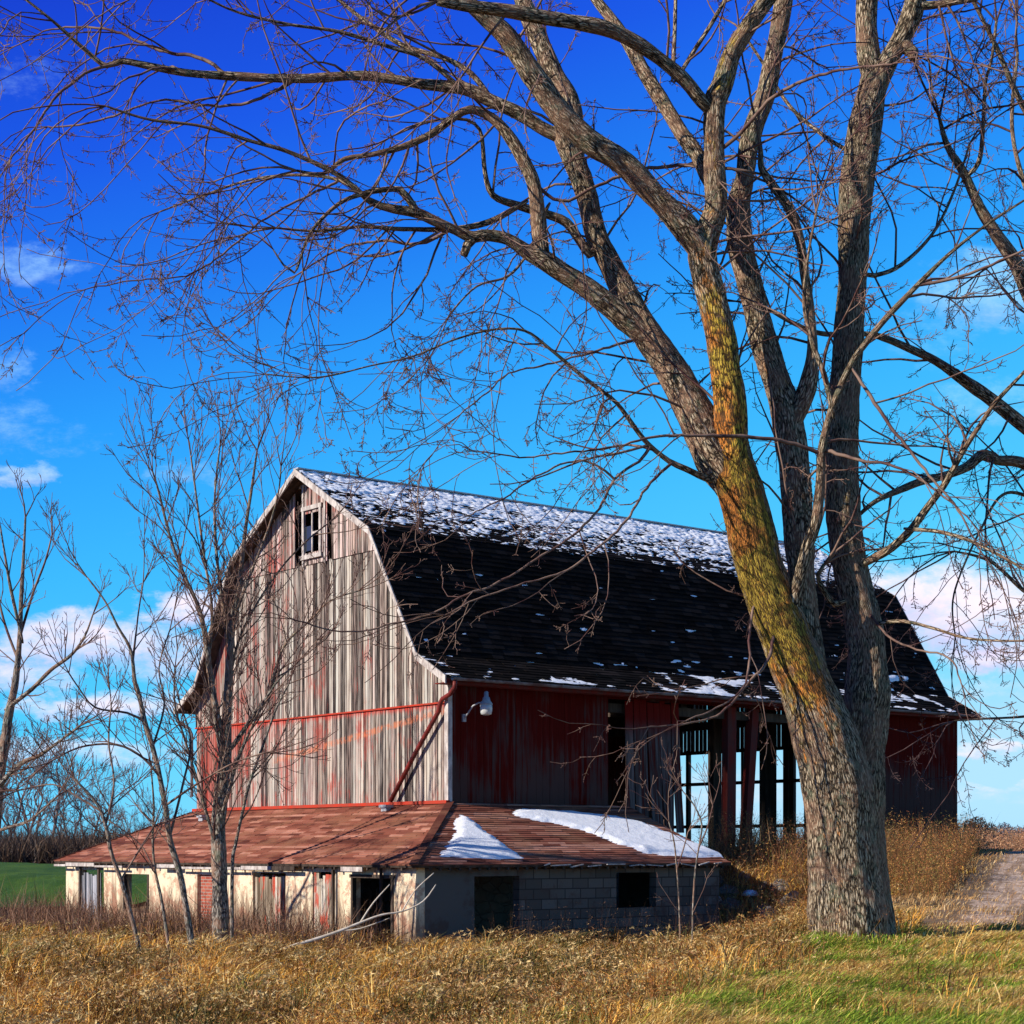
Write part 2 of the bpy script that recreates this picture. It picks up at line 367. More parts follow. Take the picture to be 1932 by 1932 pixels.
for (u, v, ru, rv, k) in [(45, 500, 120, 42, .50), (5, 700, 60, 40, .42), (20, 800, 100, 60, .32), (40, 900, 60, 24, .62), (30, 150, 100, 40, .26), (110, 830, 90, 40, .22), (170, 1210, 190, 50, .72), (345, 1150, 75, 34, .75),
        (190, 1325, 190, 28, .72), (330, 1240, 150, 45, .55), (20, 1270, 120, 40, .6), (100, 1420, 300, 22, .5), (360, 895, 70, 26, .35), (1800, 1150, 190, 85, .85), (1700, 1120, 120, 60, .7), (1890, 1235, 130, 34, .85), (1900, 545, 170, 75, .6), (1760, 640, 110, 60, .28),
        (1860, 760, 110, 50, .4), (1870, 1417, 75, 13, .6), (1800, 1300, 180, 26, .3), (1900, 1480, 120, 10, .35), (1700, 1500, 300, 26, .3), (1380, 1500, 120, 60, .35), (1900, 1010, 160, 40, .25)]:
    a0 = (u-CX)/F; e0 = (HZ-v)/F
    da = t.m('DIVIDE', t.m('SUBTRACT', A2, a0), ru/F); de = t.m('DIVIDE', t.m('SUBTRACT', E2, e0), rv/F)
    r2 = t.m('ADD', t.m('MULTIPLY', da, da), t.m('MULTIPLY', de, de))
    b_ = t.m('MULTIPLY', t.sstep(r2, 2.0, .0), k)
    dens = t.m('MAXIMUM', b_, dens)
    shade = t.m('MAXIMUM', t.m('MULTIPLY', b_, t.sstep(de, .1, -1.0)), shade)
dens = t.sstep(t.m('ADD', t.m('MULTIPLY', dens, .95), t.m('MULTIPLY', t.m('SUBTRACT', nbig, .55), .85)), .08, 1.0)
dens = t.m('MULTIPLY', dens, t.m('GREATER_THAN', s3[1], .1))
cc = t.mix(shade, t.mix(t.sstep(elev, .12, .24), (1.05, .84, .90), (.42, .74, .98)), (.34, .36, .74))
skyc = t.mix(t.m('MULTIPLY', dens, .95, clamp=True), skyc, cc)
# sky colours above are written at display scale for strength 0.1
sc10 = t.mix(1.0, skyc, (8.9, 8.9, 8.9), 'MULTIPLY')
t.set(bg.inputs[0], sc10); bg.inputs[1].default_value = .1
sc.view_settings.view_transform = 'Standard'; sc.view_settings.look = 'None'; sc.view_settings.exposure = .45; sc.view_settings.gamma = 1
sc.render.engine = 'CYCLES'; sc.render.resolution_x = 1024; sc.render.resolution_y = 1024
sc.cycles.max_bounces = 4; sc.cycles.transparent_max_bounces = 8

# ------------------------------------------------------------ terrain
D1 = Vector((-.6222, .7829)); D2 = Vector((.7829, .6222)); BX, BY = -1.281, 38.0
GW, GL = 10.83, 16.7
def W(s, t_, z): return Vector((BX+s*D2.x+t_*D1.x, BY+s*D2.y+t_*D1.y, z))
def st(x, y): dx = x-BX; dy = y-BY; return dx*D2.x+dy*D2.y, dx*D1.x+dy*D1.y
def ss(x, a, b):
    k = np.clip((x-a)/(b-a), 0, 1); return k*k*(3-2*k)
def H(x, y):
    x = np.asarray(x, float); y = np.asarray(y, float)
    zl = -.5+ss(y, 48, 155)*1.0+ss(y, 155, 600)*1.5
    zr = np.clip(.35+.0275*(y-24), 0.03, 1.2)+ss(y, 80, 600)*1.0
    xb = .3+(y-16)*.30
    m = ss(x, xb-2.2, xb+1.6)
    m = np.where(y > 60, ss(x, -10, 25), m)
    z = zl*(1-m)+zr*m
    s, t_ = (x-BX)*D2.x+(y-BY)*D2.y, (x-BX)*D1.x+(y-BY)*D1.y
    bank = ss(s, 4.4, 7.6)*ss(-t_, 8.5, .6)*(1-ss(t_, 2, 9)*.6)*(1-ss(s, 20, 28))
    z = z+(np.maximum(1.45-z, 0))*bank
    hol = ss(s, 5.4, 4.4)*ss(-t_, 5.6, 3.6)*ss(s, -4.5, -2.5)*ss(t_, 1, -1)
    z = z+(-.5-z)*np.clip(hol, 0, 1)
    z = z+.05*np.sin(x*1.3+y*.7)*np.sin(y*.9-x*.4)+.03*np.sin(x*3.1+1)*np.sin(y*2.7)
    return z
def Hs(x, y): return float(H(x, y))
def axis(a, b, step, outs): 
    c = list(np.arange(a, b+1e-6, step)); lo = [a-o for o in outs][::-1]; hi = [b+o for o in outs]; return np.array(lo+c+hi)
outs = [2, 5, 10, 20, 40, 80, 160, 320, 700, 1500, 3000]
X = axis(-24, 24, .4, outs); Y = axis(8, 66, .4, outs)
XX, YY = np.meshgrid(X, Y); ZZ = H(XX, YY)
def gridmesh(name, XX, YY, ZZ, m, uv=None):
    ny, nx = XX.shape; v = np.stack([XX, YY, ZZ], -1).reshape(-1, 3)
    i = np.arange((ny-1)*(nx-1)); r = i//(nx-1); c = i % (nx-1); a = r*nx+c
    f = np.stack([a, a+1, a+nx+1, a+nx], -1)
    me = bpy.data.meshes.new(name); me.from_pydata(v.tolist(), [], f.tolist())
    if uv is not None:
        l = me.uv_layers.new(name='uv'); li = np.empty(len(me.loops), dtype=np.int32); me.loops.foreach_get('vertex_index', li)
        l.data.foreach_set('uv', uv.reshape(-1, 2)[li].astype(np.float32).ravel())
    me.materials.append(m); me.polygons.foreach_set('use_smooth', [True]*len(me.polygons))
    o = bpy.data.objects.new(name, me); COL.objects.link(o); return o
tag(gridmesh('ground', XX, YY, ZZ, M['ground']), 'brown grassy ground around the barn', kind='structure')
fx, fy = np.meshgrid(np.linspace(-110, -4, 90), np.linspace(60, 175, 60))
tag(gridmesh('field', fx, fy, H(fx, fy)+.14, M['field']), 'green winter field beyond the shed', kind='structure')
def road_left(y): return 6.3+(y-28)*.3125
ry = np.concatenate([np.arange(27, 70, .4), np.arange(70, 140, 4)]); rx = np.linspace(0, 3.8, 12)
RX, RY = np.meshgrid(rx, ry); UVR = np.stack([RX, RY], -1); RXX = RX+road_left(RY)
tag(gridmesh('dirt_road', RXX, RY, H(RXX, RY)+.02, M['road'], UVR), 'pale gravel farm lane with a grassy middle', kind='structure')

# ------------------------------------------------------------ roofs
def shingles(mb, p0, p1, q0, q1, course=.14, th=.018, tab=.30):
    p0, p1, q0, q1 = map(Vector, (p0, p1, q0, q1)); n = (p1-p0).cross(q0-p0).normalized()
    if n.z < 0: n = -n
    hgt = ((q0+q1)/2-(p0+p1)/2).length; nc = max(2, int(hgt/course))
    for k in range(nc):
        f0 = k/nc; f1 = min(1, (k+1.25)/nc)
        a0 = p0.lerp(q0, f0); b0 = p1.lerp(q1, f0); a1 = p0.lerp(q0, f1); b1 = p1.lerp(q1, f1)
        wd = (b0-a0).length; nt = max(1, int(wd/tab)); off = random.random()
        es = [0]+[min(1, max(0, (i+off)/nt)) for i in range(nt)]+[1]
        rowr = random.gauss(0, .15)
        for e0, e1 in zip(es, es[1:]):
            if e1-e0 < 1e-4: continue
            r = min(1, max(0, random.gauss(.5, .2)+rowr)); lift = th*random.uniform(.8, 1.5); dr = (a0-a1).normalized()*random.uniform(-.012, .012)
            A0 = a0.lerp(b0, e0)+dr; B0 = a0.lerp(b0, e1-.006/nt)+dr; A1 = a1.lerp(b1, e0); B1 = a1.lerp(b1, e1)
            mb.quad([A0+n*lift, B0+n*lift, B1+n*.004, A1+n*.004], r)
            mb.quad([A0-n*.004, B0-n*.004, B0+n*lift, A0+n*lift], r)
def deck(mb, p0, p1, q0, q1, th=.06):
    p0, p1, q0, q1 = map(Vector, (p0, p1, q0, q1)); n = (p1-p0).cross(q0-p0).normalized()
    if n.z < 0: n = -n
    mb.hexa([p0-n*th, p1-n*th, q1-n*th, q0-n*th, p0, p1, q1, q0])
def snow_sheet(name, p0, p1, q0, q1, nu, nv, hf, m, base=.0):
    p0, p1, q0, q1 = map(Vector, (p0, p1, q0, q1)); n = (p1-p0).cross(q0-p0).normalized()
    if n.z < 0: n = -n
    mb = MB(); idx = {}; hs = {}
    for j in range(nv+1):
        for i in range(nu+1):
            a = i/nu; b = j/nv; hs[i, j] = hf(a, b)
    def vid(i, j):
        if (i, j) not in idx:
            a = i/nu; b = j/nv; P = p0.lerp(p1, a).lerp(q0.lerp(q1, a), b)+n*(base+max(-.02, min(.07, hs[i, j])))
            idx[i, j] = len(mb.v); mb.v.append(tuple(P)); mb.uv.append((a, b)); mb.r.append(0); mb.li.append(0)
        return idx[i, j]
    for j in range(nv):
        for i in range(nu):
            if max(hs[i, j], hs[i+1, j], hs[i, j+1], hs[i+1, j+1]) > -.012:
                mb.f.append((vid(i, j), vid(i+1, j), vid(i+1, j+1), vid(i, j+1)))
    return mb.build(name, m, None, True)
# ------------------------------------------------------------ the barn
PROF = [(-.42, 5.12), (.62, 5.68), (2.4, 8.55), (GW/2, 10.30)]
def prof(t_):
    t_ = min(t_, GW-t_)
    for (a, za), (b, zb) in zip(PROF, PROF[1:]):
        if t_ <= b: return za+(zb-za)*(t_-a)/(b-a)
    return PROF[-1][1]
barn = thing('barn', 'old gambrel-roofed barn with weathered grey and red board siding, snow on its dark shingled roof', 'barn', W(0, 0, 1.5))
def boards_gable(s0, zlo, zhi, t0, t1, bw, proud, holes=(), gap=.008, skip=0.0, th=.022, rag=0.0, outward=-1):
    mb = MB(); x = t0
    while x < t1-.01:
        wd = min(bw*random.uniform(.85, 1.15), t1-x); a = x+gap/2; b = x+wd-gap/2; x += wd
        if random.random() < skip: continue
        mid = (a+b)/2; za = min(zhi, prof(a)-.04); zb = min(zhi, prof(b)-.04); lo = zlo-random.uniform(0, rag)
        if min(za, zb) <= lo+.02: continue
        segs = [(lo, za, zb)]
        for (h0, h1, hz0, hz1) in holes:
            if h0 < mid < h1:
                new = []
                for (l, ha, hb) in segs:
                    if hz0 > l and hz1 < max(ha, hb): new += [(l, hz0, hz0), (hz1, ha, hb)]
                    elif hz0 > l and hz0 < max(ha, hb): new += [(l, hz0, hz0)]
                    elif hz1 > l and hz1 < max(ha, hb) and hz0 <= l: new += [(hz1, ha, hb)]
                    elif hz0 <= l and hz1 >= max(ha, hb): pass
                    else: new += [(l, ha, hb)]
                segs = new
        r = random.random(); pr = proud+random.uniform(-.004, .006)
        for (l, ha, hb) in segs:
            so_ = s0+outward*pr; si = s0+outward*(pr-th)
            lo_, hi_ = min(so_, si), max(so_, si)
            P = [W(lo_, a, l), W(lo_, b, l), W(hi_, b, l), W(hi_, a, l), W(lo_, a, ha), W(lo_, b, hb), W(hi_, b, hb), W(hi_, a, ha)]
            mb.hexa(P, r, [(a, l), (b, l), (b, l), (a, l), (a, ha), (b, hb), (b, hb), (a, ha)])
    return mb
def tz(u, v):   # a photo point on the gable wall -> (t, z)
    r = (u-CX)/F; tt = (BX-r*BY)/(-D1.x+r*D1.y); return tt, CAMZ+(HZ-v)/F*(BY+tt*D1.y)
def sz(u, v, t_=0.0):   # a photo point on a plane of constant t -> (s, z)
    r = (u-CX)/F; x0 = BX+t_*D1.x; y0 = BY+t_*D1.y; s = (r*y0-x0)/(D2.x-r*D2.y); return s, CAMZ+(HZ-v)/F*(y0+s*D2.y)
SEAM1, SEAM2, SILL = 4.66, 8.15, 2.55
tl0, _ = tz(577, 1000); tl1, zt = tz(565, 925); tr0, _ = tz(631, 1000); tr1, ztr = tz(622, 939); tw0, zw1 = tz(609, 964); tw1, _ = tz(580.6, 964)
zw0 = 8.42
ho = [(tl0, tl1+.04, 8.0, zt), (tr0-.02, tr1+.03, 8.0, ztr), (tw0, tw1, zw0, zw1)]
boards_gable(0, SEAM2, 99, .0, GW, .085, .075, ho, th=.025).build('siding', M['siding_up'], barn, label='pale pinkish upper gable siding')
boards_gable(0, SEAM1, SEAM2+.03, .0, GW, .095, .045, [], gap=.016).build('siding', M['siding_mid'], barn, label='grey weathered middle gable siding')
boards_gable(0, SILL, SEAM1+.03, .0, GW, .10, .018, [], gap=.016).build('siding', M['siding_low'], barn, label='lower gable siding streaked with red paint')
mb = MB()
for z, pr in ((SEAM1, .05), (SILL+.0, .03)): mb = MB(); mb.box(W(-pr-.012, -.02, z-.035), W(0, GW+.04, 0)-W(0, 0, 0), W(.05, 0, 0)-W(0, 0, 0), (0, 0, .035)); mb.build('trim_board', M['red_trim'], barn)
mb = MB()
mb.box(W(-.085, -.03, SILL), W(0, .13, 0)-W(0,0,0), W(.11, 0, 0)-W(0,0,0), (0,0,5.3-SILL))
mb.build('corner_board', M['pale_trim'], barn)
# window in the gable peak
win = bpy.data.objects.new('window', None); COL.objects.link(win); win.parent = barn; win.location = W(0, 5.2, 8.4)-barn.location
mb = MB(); fw = .085; s1 = -.115
def gb(mb, a, b, z0, z1, s0=-.115, th=.05): mb.box(W(s0, a, z0), W(0, b-a, 0)-W(0,0,0), W(th, 0, 0)-W(0,0,0), (0,0,z1-z0))
gb(mb, tw0-fw, tw0, zw0-.05, zw1+.07); gb(mb, tw1, tw1+fw, zw0-.05, zw1+.07); gb(mb, tw0-fw-.03, tw1+fw+.03, zw1+.072, zw1+.17, -.12); gb(mb, tw0-fw-.05, tw1+fw+.05, zw0-.15, zw0-.052, -.14)
mb.build('frame', M['pale_trim'], win)
mb = MB(); mm = (tw0+tw1)/2
gb(mb, mm-.02, mm+.025, zw0, zw1, -.09, .03); gb(mb, tw0, mm-.022, zw0+.42, zw0+.47, -.088, .028); gb(mb, tw0+.0, tw0+.035, zw0, zw1, -.085, .03)
mb.build('muntin', M['pale_trim'], win)
mb = MB(); gb(mb, mm+.03, tw1-.003, zw0+.05, zw0+.62, -.07, .006); mb.build('pane', M['glass'], win)
mb = MB(); gb(mb, tr1+.03, tr1+.09, 8.1, ztr+.1, -.11, .03); mb.build('door_track', M['pale_trim'], barn); mb = MB(); gb(mb, tl0-.06, tl0-.0, 8.1, zt+.05, -.112, .03); mb.build('door_track', M['pale_trim'], barn)
# side wall
mb = MB()
def side_boards(mb, s0, s1, zlo, zhi, bw=.2, t0=0.0, proud=.02, gap=.006, rag=0.0, skip=0.0, out=-1, th=.022):
    x = s0
    while x < s1-.01:
        wd = min(bw*random.uniform(.8, 1.2), s1-x); a = x+gap/2; b = x+wd-gap/2; x += wd
        if random.random() < skip: continue
        lo = zlo-random.uniform(0, rag); hi = zhi; r = random.random(); pr = proud+random.uniform(-.003, .005)
        lo_, hi_ = sorted((t0+out*pr, t0+out*(pr-th)))
        P = [W(a, lo_, lo), W(b, lo_, lo), W(b, hi_, lo), W(a, hi_, lo), W(a, lo_, hi), W(b, lo_, hi), W(b, hi_, hi), W(a, hi_, hi)]
        mb.hexa(P, r, [(a, lo), (b, lo), (b, lo), (a, lo), (a, hi), (b, hi), (b, hi), (a, hi)])
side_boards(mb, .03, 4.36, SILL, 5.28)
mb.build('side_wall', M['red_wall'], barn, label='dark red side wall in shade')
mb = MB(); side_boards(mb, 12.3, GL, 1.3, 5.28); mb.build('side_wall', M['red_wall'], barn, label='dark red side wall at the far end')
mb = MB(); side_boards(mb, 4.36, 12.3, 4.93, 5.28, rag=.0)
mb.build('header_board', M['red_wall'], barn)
mb = MB(); x = 4.86; k = 0
while x < 6.5:
    wd = random.uniform(.15, .24); 
    if x > 6.3 and k % 2: x += .05
    lo = 2.45-(x-4.86)*.30-random.uniform(0, .25); hi = 5.0-random.uniform(0, .12); kick = (x-4.8)*.03+random.uniform(-.03, .05); lean = .04+(x-4.86)*.05; r = random.random()
    if x > 6.55: hi -= .1
    nseg = 4
    for q in range(nseg):
        f0 = q/nseg; f1 = (q+1)/nseg; z0 = hi+(lo-hi)*f0; z1 = hi+(lo-hi)*f1
        o0 = -.03-kick*f0*f0*2; o1 = -.03-kick*f1*f1*2; d0 = lean*f0; d1 = lean*f1
        P = [W(x+d1, o1, z1), W(x+wd+d1, o1, z1), W(x+wd+d1, o1+.022, z1), W(x+d1, o1+.022, z1), W(x+d0, o0, z0), W(x+wd+d0, o0, z0), W(x+wd+d0, o0+.022, z0), W(x+d0, o0+.022, z0)]
        mb.hexa(P, r, [(x, z1), (x+wd, z1), (x+wd, z1), (x, z1), (x, z0), (x+wd, z0), (x+wd, z0), (x, z0)])
    x += wd+random.choice((.006, .01, .03)); k += 1
mb.build('loose_board', M['loose_board'], barn, label='warped loose boards hanging beside the open bay')
# frame posts and beams
mb = MB()
def post(mb, u0, u1, t_, zlo, zhi, lean=0.0):
    s0, _ = sz(u0, 1500, t_); s1, _ = sz(u1, 1500, t_); wd = abs(s1-s0); mbx = (s0+s1)/2
    P = [W(mbx-wd/2-lean, t_-.1, zlo), W(mbx+wd/2-lean, t_-.1, zlo), W(mbx+wd/2-lean, t_+.1, zlo), W(mbx-wd/2-lean, t_+.1, zlo), W(mbx-wd/2, t_-.1, zhi), W(mbx+wd/2, t_-.1, zhi), W(mbx+wd/2, t_+.1, zhi), W(mbx-wd/2, t_+.1, zhi)]
    mb.hexa(P)
for (u0, u1, t_, ln, nm) in ((1341, 1356, 2.5, 0, 'timber'), (1368, 1384, .1, .03, 'red_timber'), (1415, 1427, .1, .30, 'red_timber'), (1438, 1460, 3.2, 0, 'timber'), (1482, 1487, 6.0, 0, 'timber'), (1526, 1545, .1, 0, 'timber')):
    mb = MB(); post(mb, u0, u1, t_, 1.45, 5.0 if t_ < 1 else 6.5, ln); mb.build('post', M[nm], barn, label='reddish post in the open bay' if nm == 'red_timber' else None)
mb = MB()
for z in (4.75, 7.9):
    mb.bar(W(.1, .22, z) if z < 5 else W(.1, 2.7, z), W(GL-.1, .22, z) if z < 5 else W(GL-.1, 2.7, z), .2)
mb.bar(W(.1, GW-2.7, 7.9), W(GL-.1, GW-2.7, 7.9), .2)
mb.bar(W(7.0, .3, 4.9), W(7.0, GW-.3, 4.9), .2); mb.bar(W(12.2, .3, 4.9), W(12.2, GW-.3, 4.9), .2)
for t_ in (2.7, GW-2.7):
    for s in (.3, 5.6, 16.3): mb.bar(W(s, t_, 1.6), W(s, t_, 8.5), .2)
mb.build('beam', M['timber'], barn)
# far gable wall: boarded above, open frame below
mb = boards_gable(GL, 4.5, 99, 0, GW, .17, .0, [], gap=.03, skip=.03, outward=1, rag=.04)
mb2 = boards_gable(GL, 1.3, 4.5, 0, 4.3, .2, .0, [], gap=.01, outward=1); off = len(mb.v)
mb.v += mb2.v; mb.uv += mb2.uv; mb.r += mb2.r; mb.li += mb2.li; mb.f += [tuple(i+off for i in f) for f in mb2.f]
mb.build('end_wall', M['siding_mid'], barn, label='gappy boarded far gable wall')
mb = MB()
def tfar(u): r = (u-CX)/F; c = W(GL, 0, 0); return (c.x-r*c.y)/(.6222+.7829*r)
for u0, u1 in ((1342, 1358), (1400, 1404), (1436, 1460), (1480, 1485), (1494, 1499), (1519, 1530), (1296, 1301)):
    a = tfar(u1); b = tfar(u0); mb.box(W(GL-.05, a, 1.5), W(0, b-a, 0)-W(0,0,0), W(.12, 0, 0)-W(0,0,0), (0, 0, 3.1))
for z in (3.50, 4.46, 2.2 ): mb.box(W(GL-.16, 4.2, z), W(0, GW-4.3, 0)-W(0,0,0), W(.1, 0, 0)-W(0,0,0), (0, 0, .10))
mb.build('wall_frame', M['timber'], barn)
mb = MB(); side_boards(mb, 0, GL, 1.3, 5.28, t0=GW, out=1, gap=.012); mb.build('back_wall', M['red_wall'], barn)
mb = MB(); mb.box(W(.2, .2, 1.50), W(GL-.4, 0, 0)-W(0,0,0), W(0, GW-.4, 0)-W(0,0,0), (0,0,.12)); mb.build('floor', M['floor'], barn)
mb = MB()
mb.box(W(.02, .02, -.9), W(.35, 0, 0)-W(0,0,0), W(0, GW-.04, 0)-W(0,0,0), (0,0,SILL+.9))
mb.box(W(.37, .03, -.9), W(4.4, 0, 0)-W(0,0,0), W(0, .3, 0)-W(0,0,0), (0,0,SILL+.89))
mb.box(W(4.78, .04, -.9), W(GL-4.8, 0, 0)-W(0,0,0), W(0, .3, 0)-W(0,0,0), (0,0,2.35))
mb.box(W(.37, GW-.35, -.9), W(GL-.4, 0, 0)-W(0,0,0), W(0, .3, 0)-W(0,0,0), (0,0,2.4))
mb.build('foundation', M['stone'], barn)
# roof
roof = bpy.data.objects.new('roof', None); COL.objects.link(roof); roof.parent = barn; roof.location = W(0, GW/2, 8)-barn.location
S0, S1 = -.42, GL+.42
dk = MB(); shg = MB(); SEG = []
for side in (0, 1):
    for (a, za), (b, zb) in zip(PROF, PROF[1:]):
        ta, tb = (a, b) if side == 0 else (GW-a, GW-b)
        q = (W(S0, ta, za), W(S1, ta, za), W(S0, tb, zb), W(S1, tb, zb)); deck(dk, *q); SEG.append(q); shingles(shg, *q)
dk.build('deck', M['timber'], roof); shg.build('shingles', M['roof_dark'], roof)
for side in (0, 1):
    for s_ in (S0-.03, S1):
        mb = MB()
        for (a, za), (b, zb) in zip(PROF, PROF[1:]):
            ta, tb = (a, b) if side == 0 else (GW-a, GW-b)
            P = [W(s_, ta, za-.14), W(s_+.03, ta, za-.14), W(s_+.03, tb, zb-.14), W(s_, tb, zb-.14), W(s_, ta, za+.02), W(s_+.03, ta, za+.02), W(s_+.03, tb, zb+.02), W(s_, tb, zb+.02)]
            mb.hexa(P)
        mb.build('rake_board', M['pale_trim'], roof)
mb = MB(); mb.bar(W(S0, GW/2, 10.33), W(S1, GW/2, 10.33), .22, .03); mb.build('ridge_cap', M['metal'], roof)
# gutter and downspout
mb = MB()
gt = -.50
for k in range(8):
    a0 = math.pi+k*math.pi/8; a1 = a0+math.pi/8
    A0 = W(S0+.1, gt+.06*math.cos(a0), 5.10+.06*math.sin(a0)); A1 = W(S0+.1, gt+.06*math.cos(a1), 5.10+.06*math.sin(a1)); dv = W(S1-S0-.2, 0, 0)-W(0,0,0)
    mb.quad([A0, A1, A1+dv, A0+dv])
mb.build('gutter', M['gutter'], barn)
mb = MB(); mb.box(W(S0, -.40, 4.98), W(S1-S0, 0, 0)-W(0,0,0), W(0, .03, 0)-W(0,0,0), (0,0,.13)); mb.box(W(S0+.02, -.37, 4.99), W(S1-S0-.04, 0, 0)-W(0,0,0), W(0, .37, 0)-W(0,0,0), (0,0,.02)); mb.build('soffit', M['red_timber'], barn)
mb = MB(); mb.tube([W(-.25, -.5, 5.05), W(-.25, -.48, 4.9), W(-.2, -.25, 4.78), W(-.17, .05, 4.7), W(-.16, .14, 4.62), W(-.16, .2, 4.45), W(-.16, 1.05, 3.6), W(-.16, 1.95, 2.62)], [.05]*8, 8)
mb.build('downspout', M['pipe_red'], barn, True)
mb = MB(); 
for k in range(8):
    a0 = math.pi+k*math.pi/8; a1 = a0+math.pi/8; g2 = GW+.50
    A0 = W(S0+.1, g2+.06*math.cos(a0), 5.10+.06*math.sin(a0)); A1 = W(S0+.1, g2+.06*math.cos(a1), 5.10+.06*math.sin(a1)); dv = W(S1-S0-.2, 0, 0)-W(0,0,0)
    mb.quad([A0, A1, A1+dv, A0+dv])
mb.tube([W(-.3, GW+.5, 5.05), W(-.3, GW+.5, 4.85), W(-.12, GW+.2, 4.65), W(-.1, GW+.1, 4.5), W(-.1, GW+.1, 2.9)], [.04]*5, 8)
mb.build('gutter', M['gutter'], barn)

# snow on the barn roof
def fbm(x, y, o=4):
    v = 0; a = .5
    for k in range(o): v += a*noise.noise(Vector((x, y, k*7.3))); x *= 2.05; y *= 2.05; a *= .55
    return v
def hup(a, b):
    x = a*17.5; y = b*3.5; n = .8*fbm(x*1.3, y*3.0, 3)+.62*noise.noise(Vector((x*6+y*2, y*13, 3)))+.3*noise.noise(Vector((x*15, y*24, 7)))
    edge = (1-b)
    cov = .78-1.45*max(0, edge-.14)-max(0, edge-.85)*2.5
    cov -= .5*max(0, 1-(x+.2)/1.2)*(edge)           # bare by the gable edge
    return (n*1.25+cov*.46-.17)*.055
s_up = snow_sheet('snow', *SEG[2], 420, 130, hup, M['snow'], .02)
tag(recenter(s_up, W(0, 2.4, 8.55)), 'patchy thawing snow over the upper slope of the dark barn roof', 'snow', kind='stuff')
def hlow(a, b):
    x = a*17.5; y = b*3.4; n = fbm(x*1.1, y*3.5, 4)+.3*noise.noise(Vector((x*4, y*8, 3)))
    hump = max(math.exp(-((x-8.3)/1.5)**2-((b-.06)/.10)**2), math.exp(-((x-15.0)/1.3)**2-((b-.10)/.12)**2)*1.2, math.exp(-((x-12)/.5)**2-((b-.2)/.1)**2)*.8, .55*math.exp(-((x-3.7)/.8)**2-((b-.02)/.08)**2))
    return (n*1.1+hump*.52-.62)*.07
s_lo = snow_sheet('snow', *SEG[1], 260, 70, hlow, M['snow'], .02)
tag(recenter(s_lo, W(0, .6, 5.7)), 'thin scattered snow flecks low on the steep dark barn roof slope', 'snow', kind='stuff')
def hev(a, b):
    x = a*17.5; n = fbm(x*1.8, b*2, 4); return (n*1.3-.55+.36*max(0, 1-abs(b-.10)/.10)+.35*math.exp(-((x-8.3)/1.5)**2)+.3*math.exp(-((x-15)/1.3)**2))*.05
s_ev = snow_sheet('snow', *SEG[0], 260, 24, hev, M['snow'], .02)
tag(recenter(s_ev, W(0, 0, 5.3)), 'broken line of snow along the barn eave above the gutter', 'snow', kind='stuff')

# ------------------------------------------------------------ the low shed
SP = 3.06; SE = 4.95; TL = 11.94; ZE = 1.30; OV = .22
shed = thing('shed', 'low cream-painted masonry shed with red-brown shingled hip roof against the barn', 'shed', W(-SP, -SP, -.5))
def fl(u): # photo x on the sunlit front wall -> t
    r = (u-CX)/F; x0 = BX-SP*D2.x; y0 = BY-SP*D2.y; return (x0-r*y0)/(-D1.x+r*D1.y)
def fz(u, v): return CAMZ+(HZ-v)/F*(BY-SP*D2.y+fl(u)*D1.y)
def panel(mb, fn, a0, a1, z0, z1, holes, th=.2, nz=None):
    """wall with rectangular holes; fn(a, depth, z) -> world; depth 0 = outer face"""
    xs = sorted({a0, a1}|{h[0] for h in holes}|{h[1] for h in holes}); zs = sorted({z0, z1}|{h[2] for h in holes}|{h[3] for h in holes})
    solid = lambda x, z: a0 < x < a1 and z0 < z < z1 and not any(h[0] < x < h[1] and h[2] < z < h[3] for h in holes)
    for i in range(len(xs)-1):
        for j in range(len(zs)-1):
            xa, xb, za, zb = xs[i], xs[i+1], zs[j], zs[j+1]; cx = (xa+xb)/2; cz = (za+zb)/2
            if not solid(cx, cz): continue
            q = [(xa, za), (xb, za), (xb, zb), (xa, zb)]
            mb.quad([fn(x, 0, z) for x, z in q], uvs=q); mb.quad([fn(x, th, z) for x, z in q[::-1]], uvs=q[::-1])
            e = 1e-3
            for (p, r_, test) in (((xa, za), (xa, zb), (xa-e, cz)), ((xb, za), (xb, zb), (xb+e, cz)), ((xa, za), (xb, za), (cx, za-e)), ((xa, zb), (xb, zb), (cx, zb+e))):
                if not solid(*test):
                    mb.quad([fn(p[0], 0, p[1]), fn(r_[0], 0, r_[1]), fn(r_[0], th, r_[1]), fn(p[0], th, p[1])], uvs=[p, r_, r_, p])
GZ = -.75
holes = [(fl(196), fl(148), GZ, fz(170, 1641)), (fl(281), fl(234), fz(258, 1720), fz(258, 1649)), (fl(403), fl(372), fz(387, 1745), fz(387, 1650)), (fl(539), fl(477), GZ, fz(508, 1647)), (fl(634), fl(590), GZ, fz(612, 1645)), (fl(743), fl(664), GZ, fz(703, 1657))]
mb = MB(); panel(mb, lambda a, d, z: W(-SP+d, a, z), -SP, TL, GZ, ZE-.02, holes); mb.build('wall', M['cream'], shed, label='sunlit cream-painted front wall')
mb = MB(); hr = []
for (u0, u1, v0, v1) in ((895, 980, 1653, 1770), (1163, 1238, 1646, 1712)):
    a, _ = sz(u0, 0, -SP); b, _ = sz(u1, 0, -SP); d = BY-SP*D1.y+(a+b)/2*D2.y
    hr.append((a, b, max(GZ, CAMZ+(HZ-v1)/F*d), CAMZ+(HZ-v0)/F*d))
mb = MB(); panel(mb, lambda a, d, z: W(a, -SP+d, z), -SP+.202, SE-.15, GZ, ZE-.02, hr)
